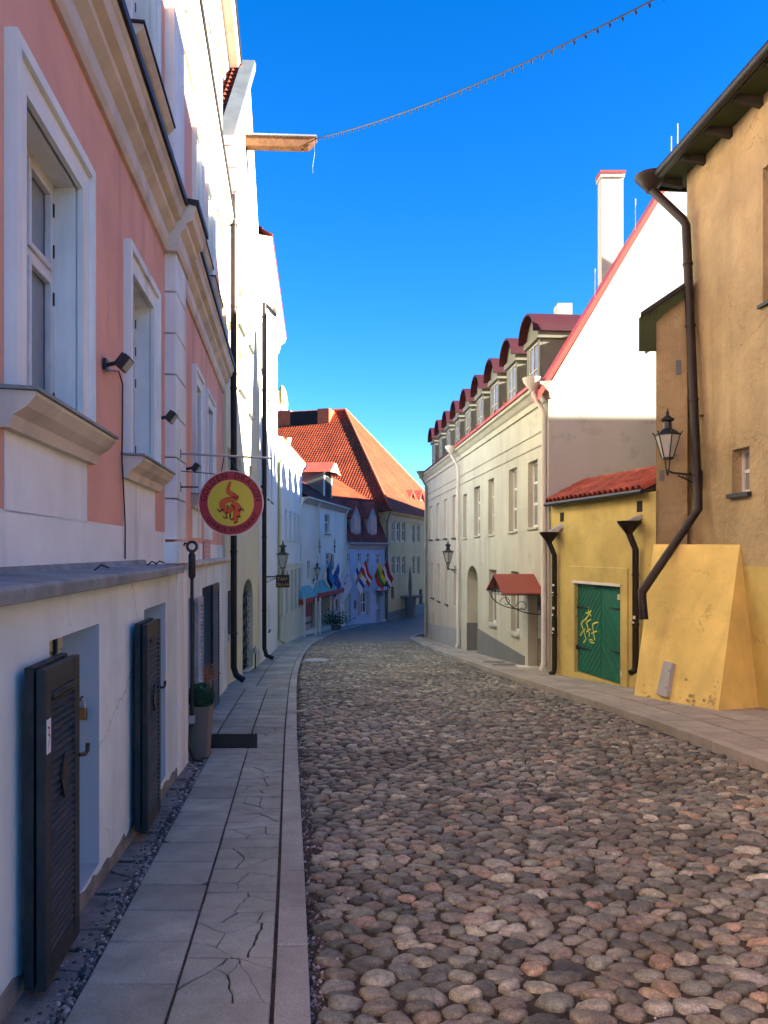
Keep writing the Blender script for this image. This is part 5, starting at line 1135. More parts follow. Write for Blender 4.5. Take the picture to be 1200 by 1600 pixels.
gut = [FR.p(-.3, OE + .075, ZE + .0), FR.p(FR.len + EF - .1, OE + .075, ZE - .05)]
MB().tube(gut, .075, 10).build('gutter', BLACKM, h8, smooth=True)
# drainpipe from a big hopper down the corner and over the buttress
o_ = .15
P = lambda x, y, o: FR.p(*(lambda r_: (r_[0], o, r_[1]))(FR.at(x, y, o)))
hp = Vector(P(1017, 285, OE + .10)); c1 = Vector(P(1072, 348, o_)); c2 = Vector(P(1091, 795, o_)); 
AX = Vector((4.76, 13.53, 0))
ft = Vector(((1003 - 600) / FP * 12.9, 12.9, EYE + (HORIZON - 925) / FP * 12.9)); ft2 = Vector(((1006 - 600) / FP * 12.85, 12.85, EYE + (HORIZON - 968) / FP * 12.85))
pp = pipe('drainpipe', [hp, hp + Vector((0, 0, -.12)), c1 + Vector((-.05, 0, .05)), c1 + Vector((0, 0, -.05)), c2, ft, ft2], .075, PIPEB, h8, clamps=(2.9, 4.2, 5.5, 6.6), n=12)
MB().lathe([(.08, -.18), (.12, -.12), (.27, .05), (.29, .12), (.27, .13)], hp, 14).build('hopper_head', PIPEB, pp, smooth=True)
# lean-to annex at the far corner, facing the camera
FX = Face((4.77, 13.53), (5.40, 13.47), 1)
X3 = lambda x, y, o: FX.p(*(lambda r_: (r_[0], o, r_[1]))(FX.at(x, y, o)))
back = Vector((.95, 2.4, 0))                      # the annex runs back behind the gate wall
m = MB(); wp = [X3(1025, 1090, 0), X3(1074, 1090, 0), X3(1074, 458, 0), X3(1044, 484, 0), X3(1025, 502, 0)]; m.prism(wp, back); m.build('annex_wall', ORNG, h8)
rake = [X3(1001, 488, .16), X3(1075, 438, .16), X3(1075, 445, .16), X3(1001, 495, .16)]
m = MB(); m.prism(rake, back + Vector((0, .16, 0))); ar = m.build('annex_roof', BLACKM, h8)
top = [(1001, 495), (1025, 478.8), (1044, 466), (1075, 445)]; low = [(998, 548), (1025, 549), (1044, 484), (1075, 457)]
for k in range(5):      # green boards closing the eave
    f0, f1 = k / 5, (k + .93) / 5
    x0, x1 = 999 + 27 * f0, 999 + 27 * f1; m = MB(); m.prism([X3(x0, 548.5, .12), X3(x1, 548.5, .12), X3(x1, 495 - (x1 - 1001) * .676, .12), X3(x0, 495 - (x0 - 1001) * .676, .12)], (0, .03, 0)); m.build('eave_board', SOFF, ar)
m = MB(); m.prism([X3(1026, 479, .12), X3(1075, 446, .12), X3(1075, 459, .12), X3(1044, 485, .12), X3(1026, 503, .12)], (0, .03, 0)); m.build('annex_soffit', SOFF, ar)
for (x, y0, y1) in ((1060, 563, 586), (1034, 735, 752)):
    u, z1 = FX.at(x, y0); z0 = FX.at(x, y1)[1]; b = MB(); FX.box(b, u - .045, u + .045, z0, z1, .001, .006); b.build('slit_niche', DADO, h8)
b = MB(); FR.box(b, *rect_px(FR, 1097, 1100, 648, 651), 0, .05); b.build('wall_ring', BEAMW, h8)
# battered buttress
A0, B0 = Vector((4.72, 10.97, gz(10.97) - .3)), Vector((4.17, 12.97, gz(12.97) - .3))
T0, T1 = Vector(FR.p(ur(11.95), .01, EYE + .11)), Vector((4.70, 13.38, EYE + .13)); W0 = Vector(FR.p(ur(11.35), .01, gz(11) - .3)); W1 = Vector((4.95, 14.3, gz(13) - .3))
m = MB(); N_ = 14; grid = {}
def patch(c00, c10, c11, c01, nu, nv, amp=.0):
    rp = random.Random(2); vs = []
    for j in range(nv + 1):
        for i in range(nu + 1):
            p = c00.lerp(c10, i / nu).lerp(c01.lerp(c11, i / nu), j / nv); edge = i in (0, nu) or j in (0, nv)
            vs.append(p + (Vector((-1, -.25, 0)) * rp.uniform(-amp, amp) if not edge else Vector((0, 0, 0))))
    m.add(vs, [(j * (nu + 1) + i, j * (nu + 1) + i + 1, (j + 1) * (nu + 1) + i + 1, (j + 1) * (nu + 1) + i) for j in range(nv) for i in range(nu)])
patch(A0, B0, T1, T0, 10, 12, .008); patch(W0, A0, T0, T0 + Vector((.02, 0, 0)), 6, 12, .006); patch(B0, W1, T1 + Vector((.03, .04, -.25)), T1 + Vector((0, 0, -.01)), 3, 10, .004)
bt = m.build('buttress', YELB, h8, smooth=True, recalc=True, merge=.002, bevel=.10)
# patches of plaster fallen off near its foot: thin shells of bare mortar
rp = random.Random(21); nb = (B0 - A0).cross(T0 - A0).normalized(); nb = nb if nb.x < 0 else -nb
for k in range(70):
    s_ = rp.choice([.06, .09, .12, .3, .35, .38, .82, .86]) + rp.uniform(-.05, .05); t_ = .105 + abs(rp.gauss(0, .05)) + (.0 if s_ > .1 else rp.uniform(0, .1)); c = A0.lerp(B0, s_).lerp(T0.lerp(T1, s_), t_); r = rp.choice([.008, .012, .016, .022, .035]); n = 9; tx = (B0 - A0).normalized(); ty = nb.cross(tx).normalized()
    pr = [c + nb * .004 + tx * r * rp.uniform(.5, 1.3) * 1.3 * math.cos(2 * math.pi * i / n) + ty * r * rp.uniform(.4, 1.1) * math.sin(2 * math.pi * i / n) for i in range(n)]
    MB().add([p + nb * .003 for p in pr] + [c + nb * .010], [(i, (i + 1) % n, n) for i in range(n)]).build('bare_patch', PEEL, bt, recalc=False)
def on_butt(x, y):      # sight line meets the buttress front
    best = None
    for i in range(140):
        for j in range(90):
            p = A0.lerp(B0, i / 140).lerp(T0.lerp(T1, i / 140), j / 180); e = (600 + FP * p.x / p.y - x) ** 2 + (HORIZON - FP * (p.z - EYE) / p.y - y) ** 2
            if best is None or e < best[0]: best = (e, p)
    return best[1]
q4 = [p_ + nb * .03 for p_ in (on_butt(1031, 1086), on_butt(1046.5, 1091), on_butt(1056, 1038), on_butt(1042, 1034))]
up = thing('utility_panel', 'grey metal utility panel leaning on the yellow buttress', 'utility panel', q4[0])
MB().hexa([p - nb * .06 for p in q4], [p + nb * .04 for p in q4]).build('panel_cover', LGREY, up, bevel=.008)
for f in (.25, .75): c = q4[1].lerp(q4[2], f).lerp(q4[0].lerp(q4[3], f), .08) + nb * .05; MB().tube([c, c + nb * .008], .012, 8).build('panel_screw', DADO, up)

# ------------------------------------------------------------------ yellow gate wall with green door
FG = Face((4.76, 13.53), (3.79, 17.42), -1)
gw_ = thing('gate_wall', 'yellow wall with tiled coping and a green double door between the houses', 'wall', (4.3, 15.5, gz(15.5)))
TL, TR_, BR, BL = FG.at(899, 911), FG.at(971, 912), FG.at(976, 1073), FG.at(903, 1050)
ZW = FG.at(945, 778)[1]; hz = (TR_[0], TL[0], min(BR[1], BL[1]) - .1, TL[1], .12)
m = MB(); FG.wall(m, -.05, FG.len, -2.6, ZW, [hz]); m.quad(FG.p(-.05, 0, ZW), FG.p(FG.len, 0, ZW), FG.p(FG.len, -.45, ZW), FG.p(-.05, -.45, ZW)); m.quad(FG.p(-.05, -.45, -2.6), FG.p(FG.len, -.45, -2.6), FG.p(FG.len, -.45, ZW), FG.p(-.05, -.45, ZW)); m.build('wall', YEL, gw_, recalc=False)
# raised plaster band round the door, sloping threshold
m = MB(); bd = .24
FG.box(m, hz[0] - bd, hz[0], -2.6, hz[3] + .02, -.01, .03); FG.box(m, hz[1], hz[1] + bd, -2.6, hz[3] + .02, -.01, .03); FG.box(m, hz[0] - bd, hz[1] + bd, hz[3] + .02, hz[3] + .36, -.01, .028); m.build('door_surround', YEL, gw_, bevel=.012)
m = MB(); FG.box(m, hz[0] - .02, hz[1] + .05, hz[3] + .002, hz[3] + .055, -.08, .045); m.build('door_hood_strip', PIPEW, gw_)
m = MB(); m.hexa([FG.p(hz[0] - .001, -.12, -2.6), FG.p(hz[1] + .001, -.12, -2.6), FG.p(hz[1] + .001, .025, -2.6), FG.p(hz[0] - .001, .025, -2.6)], [FG.p(hz[0] - .001, -.12, BR[1]), FG.p(hz[1] + .001, -.12, BL[1]), FG.p(hz[1] + .001, .025, BL[1] - .01), FG.p(hz[0] - .001, .025, BR[1] - .01)]); m.build('threshold', YEL, gw_)
um = FG.U(936)
zbot = lambda u: BR[1] + (BL[1] - BR[1]) * (u - TR_[0]) / (TL[0] - TR_[0])
def leaf(u0, u1, slope, label):
    poly = [(u0 + .012, zbot(u0) + .015), (u1 - .012, zbot(u1) + .015), (u1 - .012, hz[3] - .015), (u0 + .012, hz[3] - .015)]
    b = MB(); b.prism([FG.p(u, -.10, z) for u, z in poly], FG.n.to_3d() * .03); lf = b.build('door', GREEN, gw_)
    # diagonal planks over the leaf
    dx, dz = math.cos(slope), math.sin(slope); nx, nz = -dz, dx; w_ = .105
    ext = [(u * nx + z * nz) for u, z in poly]; s_ = min(ext)
    while s_ < max(ext):
        pl_ = clip(poly, (s_ + .006) * nx, (s_ + .006) * nz, -nx, -nz)
        if len(pl_) > 2: pl_ = clip(pl_, (s_ + w_ - .006) * nx, (s_ + w_ - .006) * nz, nx, nz)
        if len(pl_) > 2: b = MB(); b.prism([FG.p(u, -.07, z) for u, z in pl_], FG.n.to_3d() * .022); b.build('plank', GREEN, lf, bevel=.005)
        s_ += w_
    return lf
# u grows away from the camera, so the photo's left leaf is the far one
l_far = leaf(um, TL[0], R(-47), None); l_near = leaf(TR_[0], um, R(47), None)
for (lf, xa, xb, y_) in ((l_far, 897, 917, 948), (l_far, 899, 921, 1011), (l_near, 972, 950, 953), (l_near, 974, 952, 1022)):
    (u0, z0), (u1, z1) = FG.at(xa, y_), FG.at(xb, y_ + 1); b = MB(); b.prism([FG.p(u0, -.046, z0 + .03), FG.p(u0, -.046, z0 - .03), FG.p(u1, -.046, z0 - .012), FG.p(u1, -.046, z0 + .012)], FG.n.to_3d() * .012); b.tube([FG.p(u0, -.035, z0 - .05), FG.p(u0, -.035, z0 + .05)], .02, 6); b.build('strap_hinge', IRON, lf)
gm = MB()
def stroke(pts_):
    Q = [FG.at(880 + x / 8, 890 + y / 8) for x, y in pts_]; w_ = .013
    for (a, b) in zip(Q, Q[1:]):
        d = Vector((b[0] - a[0], b[1] - a[1])); l = d.length or 1; nn = Vector((-d.y, d.x)) / l * w_; e = d / l * w_ * .6
        gm.prism([FG.p(a[0] - e.x + nn.x, -.0455, a[1] - e.y + nn.y), FG.p(b[0] + e.x + nn.x, -.0455, b[1] + e.y + nn.y), FG.p(b[0] + e.x - nn.x, -.0455, b[1] + e.y - nn.y), FG.p(a[0] - e.x - nn.x, -.0455, a[1] - e.y - nn.y)], FG.n.to_3d() * .002)
for s_ in ([(290, 475), (292, 530), (320, 575)], [(262, 545), (290, 540), (328, 518)], [(310, 540), (280, 590), (262, 606)], [(270, 610), (225, 640), (200, 680), (225, 740), (240, 790), (262, 870), (230, 915)], [(192, 822), (215, 780), (250, 745)], [(320, 625), (280, 645), (262, 665), (280, 700), (285, 745), (300, 790), (300, 835)], [(265, 780), (290, 755), (318, 745)], [(412, 660), (370, 665), (340, 690), (350, 750), (355, 800), (370, 880)], [(330, 800), (360, 780), (398, 772)], [(298, 885), (320, 875), (340, 885)], [(315, 905), (340, 915), (362, 918)]): stroke(s_)
gr_ = gm.build('graffiti', GRAF, l_far, recalc=False)
for (x, y) in ((969, 933), (973, 1053)): b = MB(); u, z = FG.at(x, y); FG.box(b, u - .03, u + .03, z - .05, z + .05, -.04, .04); b.build('hinge_pin', CREAMD, l_near)
# tiled coping: individual pan tiles in rows, half-round ridge tiles, gutter
cz0, cz1, od = ZW + .03, ZW + .52, .85
rt = random.Random(6); ncol = 20; cw = (FG.len - .14) / ncol; nrow = 3; sl_len = math.hypot(od + .12, cz1 - cz0)
def pantile():
    m = MB(); K = 7; vs = []; L_ = 1.0 / nrow * 1.12
    for j in (0, 1):
        for i in range(K + 1):
            f = i / K; h = .10 * math.sin(f * math.pi * 1.0) ** .8 if 0 < f < 1 else 0
            vs.append((f, j, h))
    return vs, K
tvs, K = pantile()
for r_ in range(nrow):
    for c_ in range(ncol):
        f0 = r_ / nrow - .01; f1 = min(1, (r_ + 1.14) / nrow); jz = rt.uniform(-.003, .003); ju = rt.uniform(-.003, .003)
        vs = []
        for (f, j, h) in tvs:
            g = f0 if j == 0 else f1; lift = .022 if j == 0 else .0
            vs.append(FG.p(.15 + c_ * cw + f * cw * 1.0 + ju, .12 - (od + .12) * g + h * .3, cz0 + (cz1 - cz0) * g + h + lift + jz))
        lo = [(v[0], v[1], v[2] - .014) for v in vs]; n = K + 1
        m = MB(); m.add(vs + lo, [(i, i + 1, n + i + 1, n + i) for i in range(K)] + [(2 * n + i, 2 * n + i + 1, i + 1, i) for i in range(K)] + [(0, n, 3 * n, 2 * n), (K, n + K, 3 * n + K, 2 * n + K)]); m.build('roof_tile', TERRAD, gw_, smooth=True, recalc=False)
for k in range(12):
    f0, f1 = .15 + k / 12 * (FG.len - .2), .15 + (k + 1.12) / 12 * (FG.len - .2); n = 8; vs = []
    for u, r in ((f0, .095), (f1, .115)):
        vs += [FG.p(u, -od + .02 + r * math.cos(math.pi * i / n), cz1 - .02 + r * math.sin(math.pi * i / n)) for i in range(n + 1)]
    m = MB(); m.add(vs, [(i, i + 1, n + 2 + i, n + 1 + i) for i in range(n)]); m.build('ridge_tile', TERRA, gw_, smooth=True, recalc=False)
m = MB(); m.hexa([FG.p(.17, -od, ZW + .002), FG.p(FG.len, -od, ZW + .002), FG.p(FG.len, .08, ZW + .002), FG.p(.17, .08, ZW + .002)], [FG.p(.17, -od, cz1 - .02), FG.p(FG.len, -od, cz1 - .02), FG.p(FG.len, .08, cz0 - .005), FG.p(.17, .08, cz0 - .005)]); m.build('coping_core', RAFT, gw_)
MB().tube([FG.p(.12, .15, ZW + .01), FG.p(FG.len - .02, .15, ZW + .0)], .05, 8).build('gutter', BLACKM, gw_, smooth=True)
# two spout and hopper drainpipes
def hopper_pipe(xh, yh, xs, ys, zend, nm, sticker=0):
    hu, hzz = FG.at(xh, yh, .22); su, sz = FG.at(xs, ys, .02)
    b = MB(); b.hexa([FG.p(su - .10, -.05, sz - .1), FG.p(su + .10, -.05, sz - .1), FG.p(hu + .07, .22, hzz + .05), FG.p(hu - .07, .22, hzz + .05)], [FG.p(su - .10, -.05, sz - .02), FG.p(su + .10, -.05, sz - .02), FG.p(hu + .07, .22, hzz + .11), FG.p(hu - .07, .22, hzz + .11)]); 
    pth = [FG.p(hu, .22, hzz), FG.p(hu, .22, hzz - .14), FG.p(hu + (.0), .09, hzz - .42), FG.p(hu, .09, zend + .16), FG.p(hu, .11, zend + .06), FG.p(hu, .2, zend + .02)]
    pp = pipe('drainpipe', pth, .058, PIPEB, gw_, clamps=(zend + .9, zend + 1.8)); b.build('spout', ZINC, pp)
    MB().lathe([(.06, -.16), (.09, -.12), (.20, .02), (.22, .07), (.20, .075)], FG.p(hu, .22, hzz + .02), 12).build('hopper_head', PIPEB, pp, smooth=True)
    bb = MB(); FG.box(bb, su - .09, su + .09, sz + .0, sz + .2, -.001, .004); bb.build('scupper', DARKIN, gw_)
    rr = random.Random(9)
    for k in range(sticker):
        z = zend + .9 + k * .11 + rr.uniform(-.03, .03); h_ = rr.uniform(.03, .09); n = 5; vs = []
        a0 = math.pi * 1.05 + rr.uniform(-.3, .5)
        cxy = FG.p(hu, .09, 0)
        for zz_ in (z, z + h_): vs += [(cxy[0] + .0595 * math.cos(a0 + i * .22), cxy[1] + .0595 * math.sin(a0 + i * .22), zz_) for i in range(n)]
        MB().add(vs, [(i, i + 1, n + i + 1, n + i) for i in range(n - 1)]).build('sticker', rr.choice([PAPER, PAPER, LBW, DARKIN]), pp, recalc=False)
hopper_pipe(858, 838, 877, 815, gz(17.2) + KR, 'a', 11); hopper_pipe(983, 822, 998, 800, gz(14.2) + KR + .3, 'b', 2)

# ------------------------------------------------------------------ cream house with arched dormers, and its beige neighbour
F8 = Face((3.79, 17.5), (5.14 - .077 * 29.0, 29.0), -1); F9 = Face((5.14 - .077 * 29.0, 29.0), (5.14 - .077 * 39.6, 39.6), -1)
h9 = thing('cream_house', 'cream house with tall white gable, red verge and arched dormers on the right', 'house', (3.4, 23, gz(23)))
h10 = thing('beige_house', 'pinkish beige house continuing the dormer row at the bend', 'house', (2.5, 34, gz(34)))
C8 = 5.42; DEP = 8.6; ZR8 = 10.6; RB = 3.1; ZL8 = 7.75; RL = 2.9      # tall firewall gable, lower roof behind it
def R8(x0, x1, y0, y1): return rect_px(F8, x0, x1, y0, y1)
hs8 = [(*R8(*r_), .2) for r_ in ((825, 840, 720, 824), (795, 807.5, 732, 830), (763, 772, 748, 835), (741, 750, 760, 837), (723.5, 729.5, 772, 840))]
arch = (*R8(730, 746.5, 884, 1028), .9, .55); lw1 = (*R8(764, 775.5, 890, 974), .2); lw2 = (*R8(798.5, 811, 893, 988), .2); dr8 = (*R8(825, 845.5, 925, 1046), .3)
arch = (arch[0], arch[1], gz(27) - .3, arch[3], .9, .55)
m = MB(); F8.wall(m, 0, F8.len, -3.6, C8, hs8 + [arch, lw1, lw2, dr8]); F8.shell(m, 0, F8.len, -3.6, C8, DEP); 
m.build('wall', R3W, h9, recalc=False)
# gable towards the camera
gp = F8.p
m = MB(); zg = lambda o: C8 + (ZR8 - C8) * (-o / RB)
m.prism([gp(-.012, .01, -3.6), gp(-.012, -DEP, -3.6), gp(-.012, -DEP, C8), gp(-.012, -RB, ZR8), gp(-.012, .01, C8)], F8.t.to_3d() * .35); m.build('gable', R3G, h9)
for h in hs8: window(F8, h9, *h[:4], -.13, 2, (.36, .68), fw=.07, gm=GLASSG, sill=(.05, .05, R3W))
for h in (lw1, lw2): window(F8, h9, *h[:4], -.13, 2, (.65,), fw=.07, gm=GLASSG, sill=(.09, .07, R3W))
b = MB(); F8.box(b, arch[0], arch[1], arch[2], arch[3], -.95, -.9); b.build('gateway_door', R3W, h9)
b = MB(); F8.box(b, dr8[0], dr8[1], dr8[2], dr8[3], -.3, -.24); d_ = b.build('door', DORM, h9)
for (fa_, fb_, za_, zb_) in ((.12, .46, .08, .3), (.54, .88, .08, .3), (.12, .46, .38, .75), (.54, .88, .38, .75)):
    b = MB(); F8.box(b, dr8[0] + (dr8[1] - dr8[0]) * fa_, dr8[0] + (dr8[1] - dr8[0]) * fb_, dr8[2] + (dr8[3] - dr8[2]) * za_, dr8[2] + (dr8[3] - dr8[2]) * zb_, -.24, -.21); b.build('door_panel', DORM if zb_ < .5 else SHUTW, d_, bevel=.01)
b = MB(); F8.box(b, dr8[0] + .06, dr8[1] - .06, dr8[3] - .36, dr8[3] - .06, -.24, -.225); b.build('transom_light', GLASS, d_)
for k, (x0, x1) in enumerate(((0, 0), (0, 0))):
    b = MB(); F8.box(b, dr8[0] - .15 - k * .35, dr8[1] + .15, -3, dr8[2] - .003 - k * .13, -.25, .28 + k * .35); b.build('step', PIPEW, h9, bevel=.012)
b = MB(); F8.box(b, *R8(848, 853.5, 985, 991), .005, .03); b.build('house_number', IRON, h9)
# grey dado following the street
m = MB(); us = [0, dr8[0] - .02, dr8[1] + .02, arch[0], arch[1], F8.len]
def dado(u0, u1, h0, h1): y0, y1 = F8.p(u0, 0, 0)[1], F8.p(u1, 0, 0)[1]; m.hexa([F8.p(u0, -.01, -3.6), F8.p(u1, -.01, -3.6), F8.p(u1, .02, -3.6), F8.p(u0, .02, -3.6)], [F8.p(u0, -.01, gz(y0) + h0), F8.p(u1, -.01, gz(y1) + h1), F8.p(u1, .02, gz(y1) + h1 - .004), F8.p(u0, .02, gz(y0) + h0 - .004)])
dado(dr8[1] + .3, arch[0] - .001, .35, .95); m.build('dado', DADO, h9)
for ug in (arch[1] - .02, arch[0] - .012): m = MB(); F8.box(m, ug, ug + .02, -3.6, gz(27) + 1.05, -.9, .02); m.build('gateway_dado', DADO, h9)
def eaves(fc, par, cm, u1x=0.0):
    m = MB(); fc.extrude(m, [(-.01, C8 - .34), (.05, C8 - .34), (.07, C8 - .2), (.12, C8 - .16), (.2, C8 - .06), (.26, C8 - .03), (.28, C8 + .03), (-.01, C8 + .05)], -.14 if fc is F8 else 0, fc.len + u1x); m.build('cornice', cm, par)
    for z in (C8 - .98, C8 - 1.30): m = MB(); fc.extrude(m, [(-.005, z), (.025, z), (.035, z + .035), (-.005, z + .05)], .3 if fc is F8 else 0, fc.len); m.build('string_course', cm, par)
eaves(F8, h9, R3W); eaves(F9, h10, R3B, .12)
m = MB(); F8.box(m, -.02, .28, -3.4, C8 - .34, -.01, .05); m.build('corner_pilaster', R3W, h9)
# steep roof with red eaves strip
def roof(fc, par, m_, u0, u1):
    m = MB(); tiled(m, fc.p(u0, .1, C8 + .06), fc.p(u1, .1, C8 + .06), fc.p(u1, -RL, ZL8), fc.p(u0, -RL, ZL8)); tiled(m, fc.p(u0, -DEP - .1, C8), fc.p(u1, -DEP - .1, C8), fc.p(u1, -RL, ZL8), fc.p(u0, -RL, ZL8))
    ro = m.build('roof', m_, par, recalc=False)
    return ro
ro8 = roof(F8, h9, TILED, .02, F8.len); ro9 = roof(F9, h10, TILED, 0, F9.len + .1)
m = MB(); F9.shell(m, 0, F9.len, -4, C8, DEP); m.add([F9.p(F9.len, 0, C8), F9.p(F9.len, -RL, ZL8), F9.p(F9.len, -DEP, C8)], [(0, 1, 2)]); m.build('end_wall', R3B, h10, recalc=False)
m = MB(); F8.box(m, .1, F8.len, C8 + .05, C8 + .13, .05, .32); m.build('eaves_gutter', REDM, h9); m = MB(); F9.box(m, 0, F9.len, C8 + .05, C8 + .12, .05, .3); m.build('eaves_gutter', MAROON, h10)
u = .6
while u < F8.len: b = MB(); F8.box(b, u, u + .06, C8 + .06, C8 + .2, .06, .335); b.build('gutter_bracket', REDM, h9); u += 1.25
# red verge along the gable slope
for (o0, z0, o1, z1) in ((.30, zg(0) - .38, -RB, ZR8), (-DEP - .2, C8 - .3, -RB, ZR8)):
    m = MB(); m.hexa([gp(-.14, o0, z0), gp(-.14, o1, z1), gp(.40, o1, z1), gp(.40, o0, z0)], [gp(-.14, o0, z0 + .2), gp(-.14, o1, z1 + .2), gp(.40, o1, z1 + .2), gp(.40, o0, z0 + .2)]); m.build('verge', REDM, h9)
# arched dormers
def dormer(fc, par, u, gm_=GLASSG):
    o = -.42; w_ = .62; z0 = C8 + .12; zs = C8 + 1.66; K = 12
    b = MB(); fc.box(b, u - w_, u + w_, z0, zs, -3.2, o)
    dm = b.build('dormer', DORM, par)
    b = MB(); fc.box(b, u - w_ - .08, u + w_ + .08, zs, zs + .16, -3.0, o + .12); fc.box(b, u - w_, u - w_ + .2, z0, zs - .002, o - .02, o + .05); fc.box(b, u + w_ - .2, u + w_, z0, zs - .002, o - .02, o + .05); b.build('dormer_frame', DORM, dm)
    rr = w_ + .16; ar = [(u + rr * math.cos(math.pi * k / K), zs + .16 + rr * .80 * math.sin(math.pi * k / K)) for k in range(K + 1)]
    ri = [(u + (rr - .06) * math.cos(math.pi * k / K), zs + .16 + (rr - .07) * .80 * math.sin(math.pi * k / K)) for k in range(K + 1)]
    b = MB(); n = K + 1; vs = [fc.p(a, o + .26, z) for a, z in ar] + [fc.p(a, -3.6, z) for a, z in ar] + [fc.p(a, o + .26, z) for a, z in ri] + [fc.p(a, -3.6, z) for a, z in ri]
    b.add(vs, [(k, k + 1, n + k + 1, n + k) for k in range(K)] + [(2 * n + k, 2 * n + k + 1, 3 * n + k + 1, 3 * n + k) for k in range(K)] + [(k, k + 1, 2 * n + k + 1, 2 * n + k) for k in range(K)]); b.build('barrel_roof', MAROON, dm, recalc=False)
    b = MB(); b.add([fc.p(a, o + .02, z) for a, z in ri], [tuple(range(n))]); b.build('tympanum', DORM, dm, recalc=False)
    window(fc, dm, u - w_ + .2, u + w_ - .2, z0 + .15, zs - .05, o + .04, 2, (.55,), fw=.05, fd=.04, gm=gm_, name='dormer_window') if False else None
    g = MB(); fc.box(g, u - w_ + .24, u + w_ - .24, z0 + .15, zs - .06, o, o + .012); g.build('pane', gm_, dm)
    g = MB(); um_ = u; fc.box(g, um_ - .03, um_ + .03, z0 + .1, zs - .02, o + .012, o + .04); fc.box(g, u - w_ + .2, u - w_ + .25, z0 + .1, zs - .02, o, o + .04); fc.box(g, u + w_ - .25, u + w_ - .2, z0 + .1, zs - .02, o, o + .04); fc.box(g, u - w_ + .25, u + w_ - .25, z0 + .8, z0 + .85, o + .012, o + .035); fc.box(g, u - w_ + .25, u + w_ - .25, zs - .07, zs - .02, o + .012, o + .035); g.build('sash', SASH, dm)
for k in range(9):
    d = 20.3 + 2.32 * k; fc = F8 if d < 28.6 else F9; u = (Vector((0, d)) - Vector((0, fc.P0.y))).y / fc.t.y; dormer(fc, h9 if fc is F8 else h10, u)
# chimney, small chimney, lightning rods
ch = MB(); c0, c1_ = Vector((5.33, 18.8, 0)), Vector((5.86, 19.15, 0)); zc = EYE + (HORIZON - 268) / FP * 18.8
ch.box(c0.x, c1_.x, c0.y, c1_.y, 6.5, zc - .12); co = ch.build('chimney', R3G, h9); MB().box(c0.x - .03, c1_.x + .03, c0.y - .03, c1_.y + .03, zc - .14, zc - .05).build('chimney_band', R3W, co); MB().box(c0.x - .05, c1_.x + .05, c0.y - .05, c1_.y + .05, zc - .05, zc + .01).build('chimney_cap', REDM, co)
MB().box(4.75, 5.15, 21.0, 21.5, 6.8, 8.4).build('chimney', R3W, h9)
for (o, l_) in ((-1.05, .75), (-2.0, .8), (-2.85, .85), (-3.0, .9)):
    q = Vector(gp(.0, o, zg(o) + .15)); MB().tube([q, q + Vector((0, 0, l_))], .012, 5).build('lightning_rod', PIPEW, h9)
# drainpipes
for (fc, par, x, d, cm) in ((F8, h9, 851, 17.9, PIPEW), (F8, h9, 716.5, 28.9, PIPEW), (F9, h10, 667, 39.4, DORM)):
    u = fc.U(x, .1); y_ = fc.p(u, 0, 0)[1]
    pth = [fc.p(u, .36, C8 - .02), fc.p(u, .36, C8 - .2), fc.p(u, .12, C8 - .62), fc.p(u, .12, gz(y_) + .3), fc.p(u, .2, gz(y_) + .16)]
    pp = pipe('drainpipe', pth, .058, cm, par, clamps=(-1, .6, 2.2, 3.8)); MB().lathe([(.06, -.2), (.1, -.14), (.22, 0.02), (.24, .10), (.2, .11)], fc.p(u, .38, C8 + .05), 12).build('hopper_head', cm, pp, smooth=True)
# door canopy with scrolled brackets
cu0, cu1 = F8.U(843, .75), F8.U(791, .4); zc0 = F8.at(812, 932, .8)[1]; zc1 = F8.at(820, 910)[1]
dm_ = (dr8[0] + dr8[1]) / 2; cu0, cu1 = dm_ - .85, dm_ + .95
cn = thing('door_canopy', 'red metal canopy on scrolled iron brackets over the cream house door', 'canopy', F8.p(dm_, 0, zc0))
mid = (cu0 + cu1) / 2; zt2 = zc0 + .42
m = MB()
for s_, ue in ((0, cu0), (1, cu1)): m.hexa([F8.p(ue, 0, zc0), F8.p(mid, 0, zt2), F8.p(mid, 1.0, zt2), F8.p(ue, 1.0, zc0)], [F8.p(ue, 0, zc0 + .03), F8.p(mid, 0, zt2 + .03), F8.p(mid, 1.0, zt2 + .03), F8.p(ue, 1.0, zc0 + .03)])
m.build('canopy_sheet', CANOPY, cn)
for ue in (cu0 + .08, cu1 - .08):
    pts_ = [F8.p(ue, .02, zc0 - .5)] + [F8.p(ue, .05 + .85 * math.sin(k / 8 * math.pi / 2), zc0 - .48 + .44 * (1 - math.cos(k / 8 * math.pi / 2))) for k in range(9)]; MB().tube(pts_, .014, 6).build('bracket', IRON, cn, smooth=True)
    MB().tube([F8.p(ue, .5 + (.16 - .012 * k) * math.cos(k * .55), zc0 - .30 + (.16 - .012 * k) * math.sin(k * .55)) for k in range(12)], .01, 6).build('scroll', IRON, cn, smooth=True)
    MB().tube([F8.p(ue, .02, zc0 - .02), F8.p(ue, .98, zc0 - .02)], .014, 6).build('arm', IRON, cn)
MB().tube([F8.p(cu0 + .08, .97, zc0 - .02), F8.p(cu1 - .08, .97, zc0 - .02)], .014, 6).build('front_rail', IRON, cn)
MB().tube([F8.p(mid, .97, zc0), F8.p(mid, .97, zt2)], .012, 6).build('king_rod', IRON, cn)
for k in range(5): a = cu0 + .2 + k * (cu1 - cu0 - .4) / 4; MB().tube([F8.p(a + .07 * math.cos(t * .7), .97, zc0 + .05 + .05 * math.sin(t * .7)) for t in range(10)], .008, 5).build('scroll', IRON, cn)
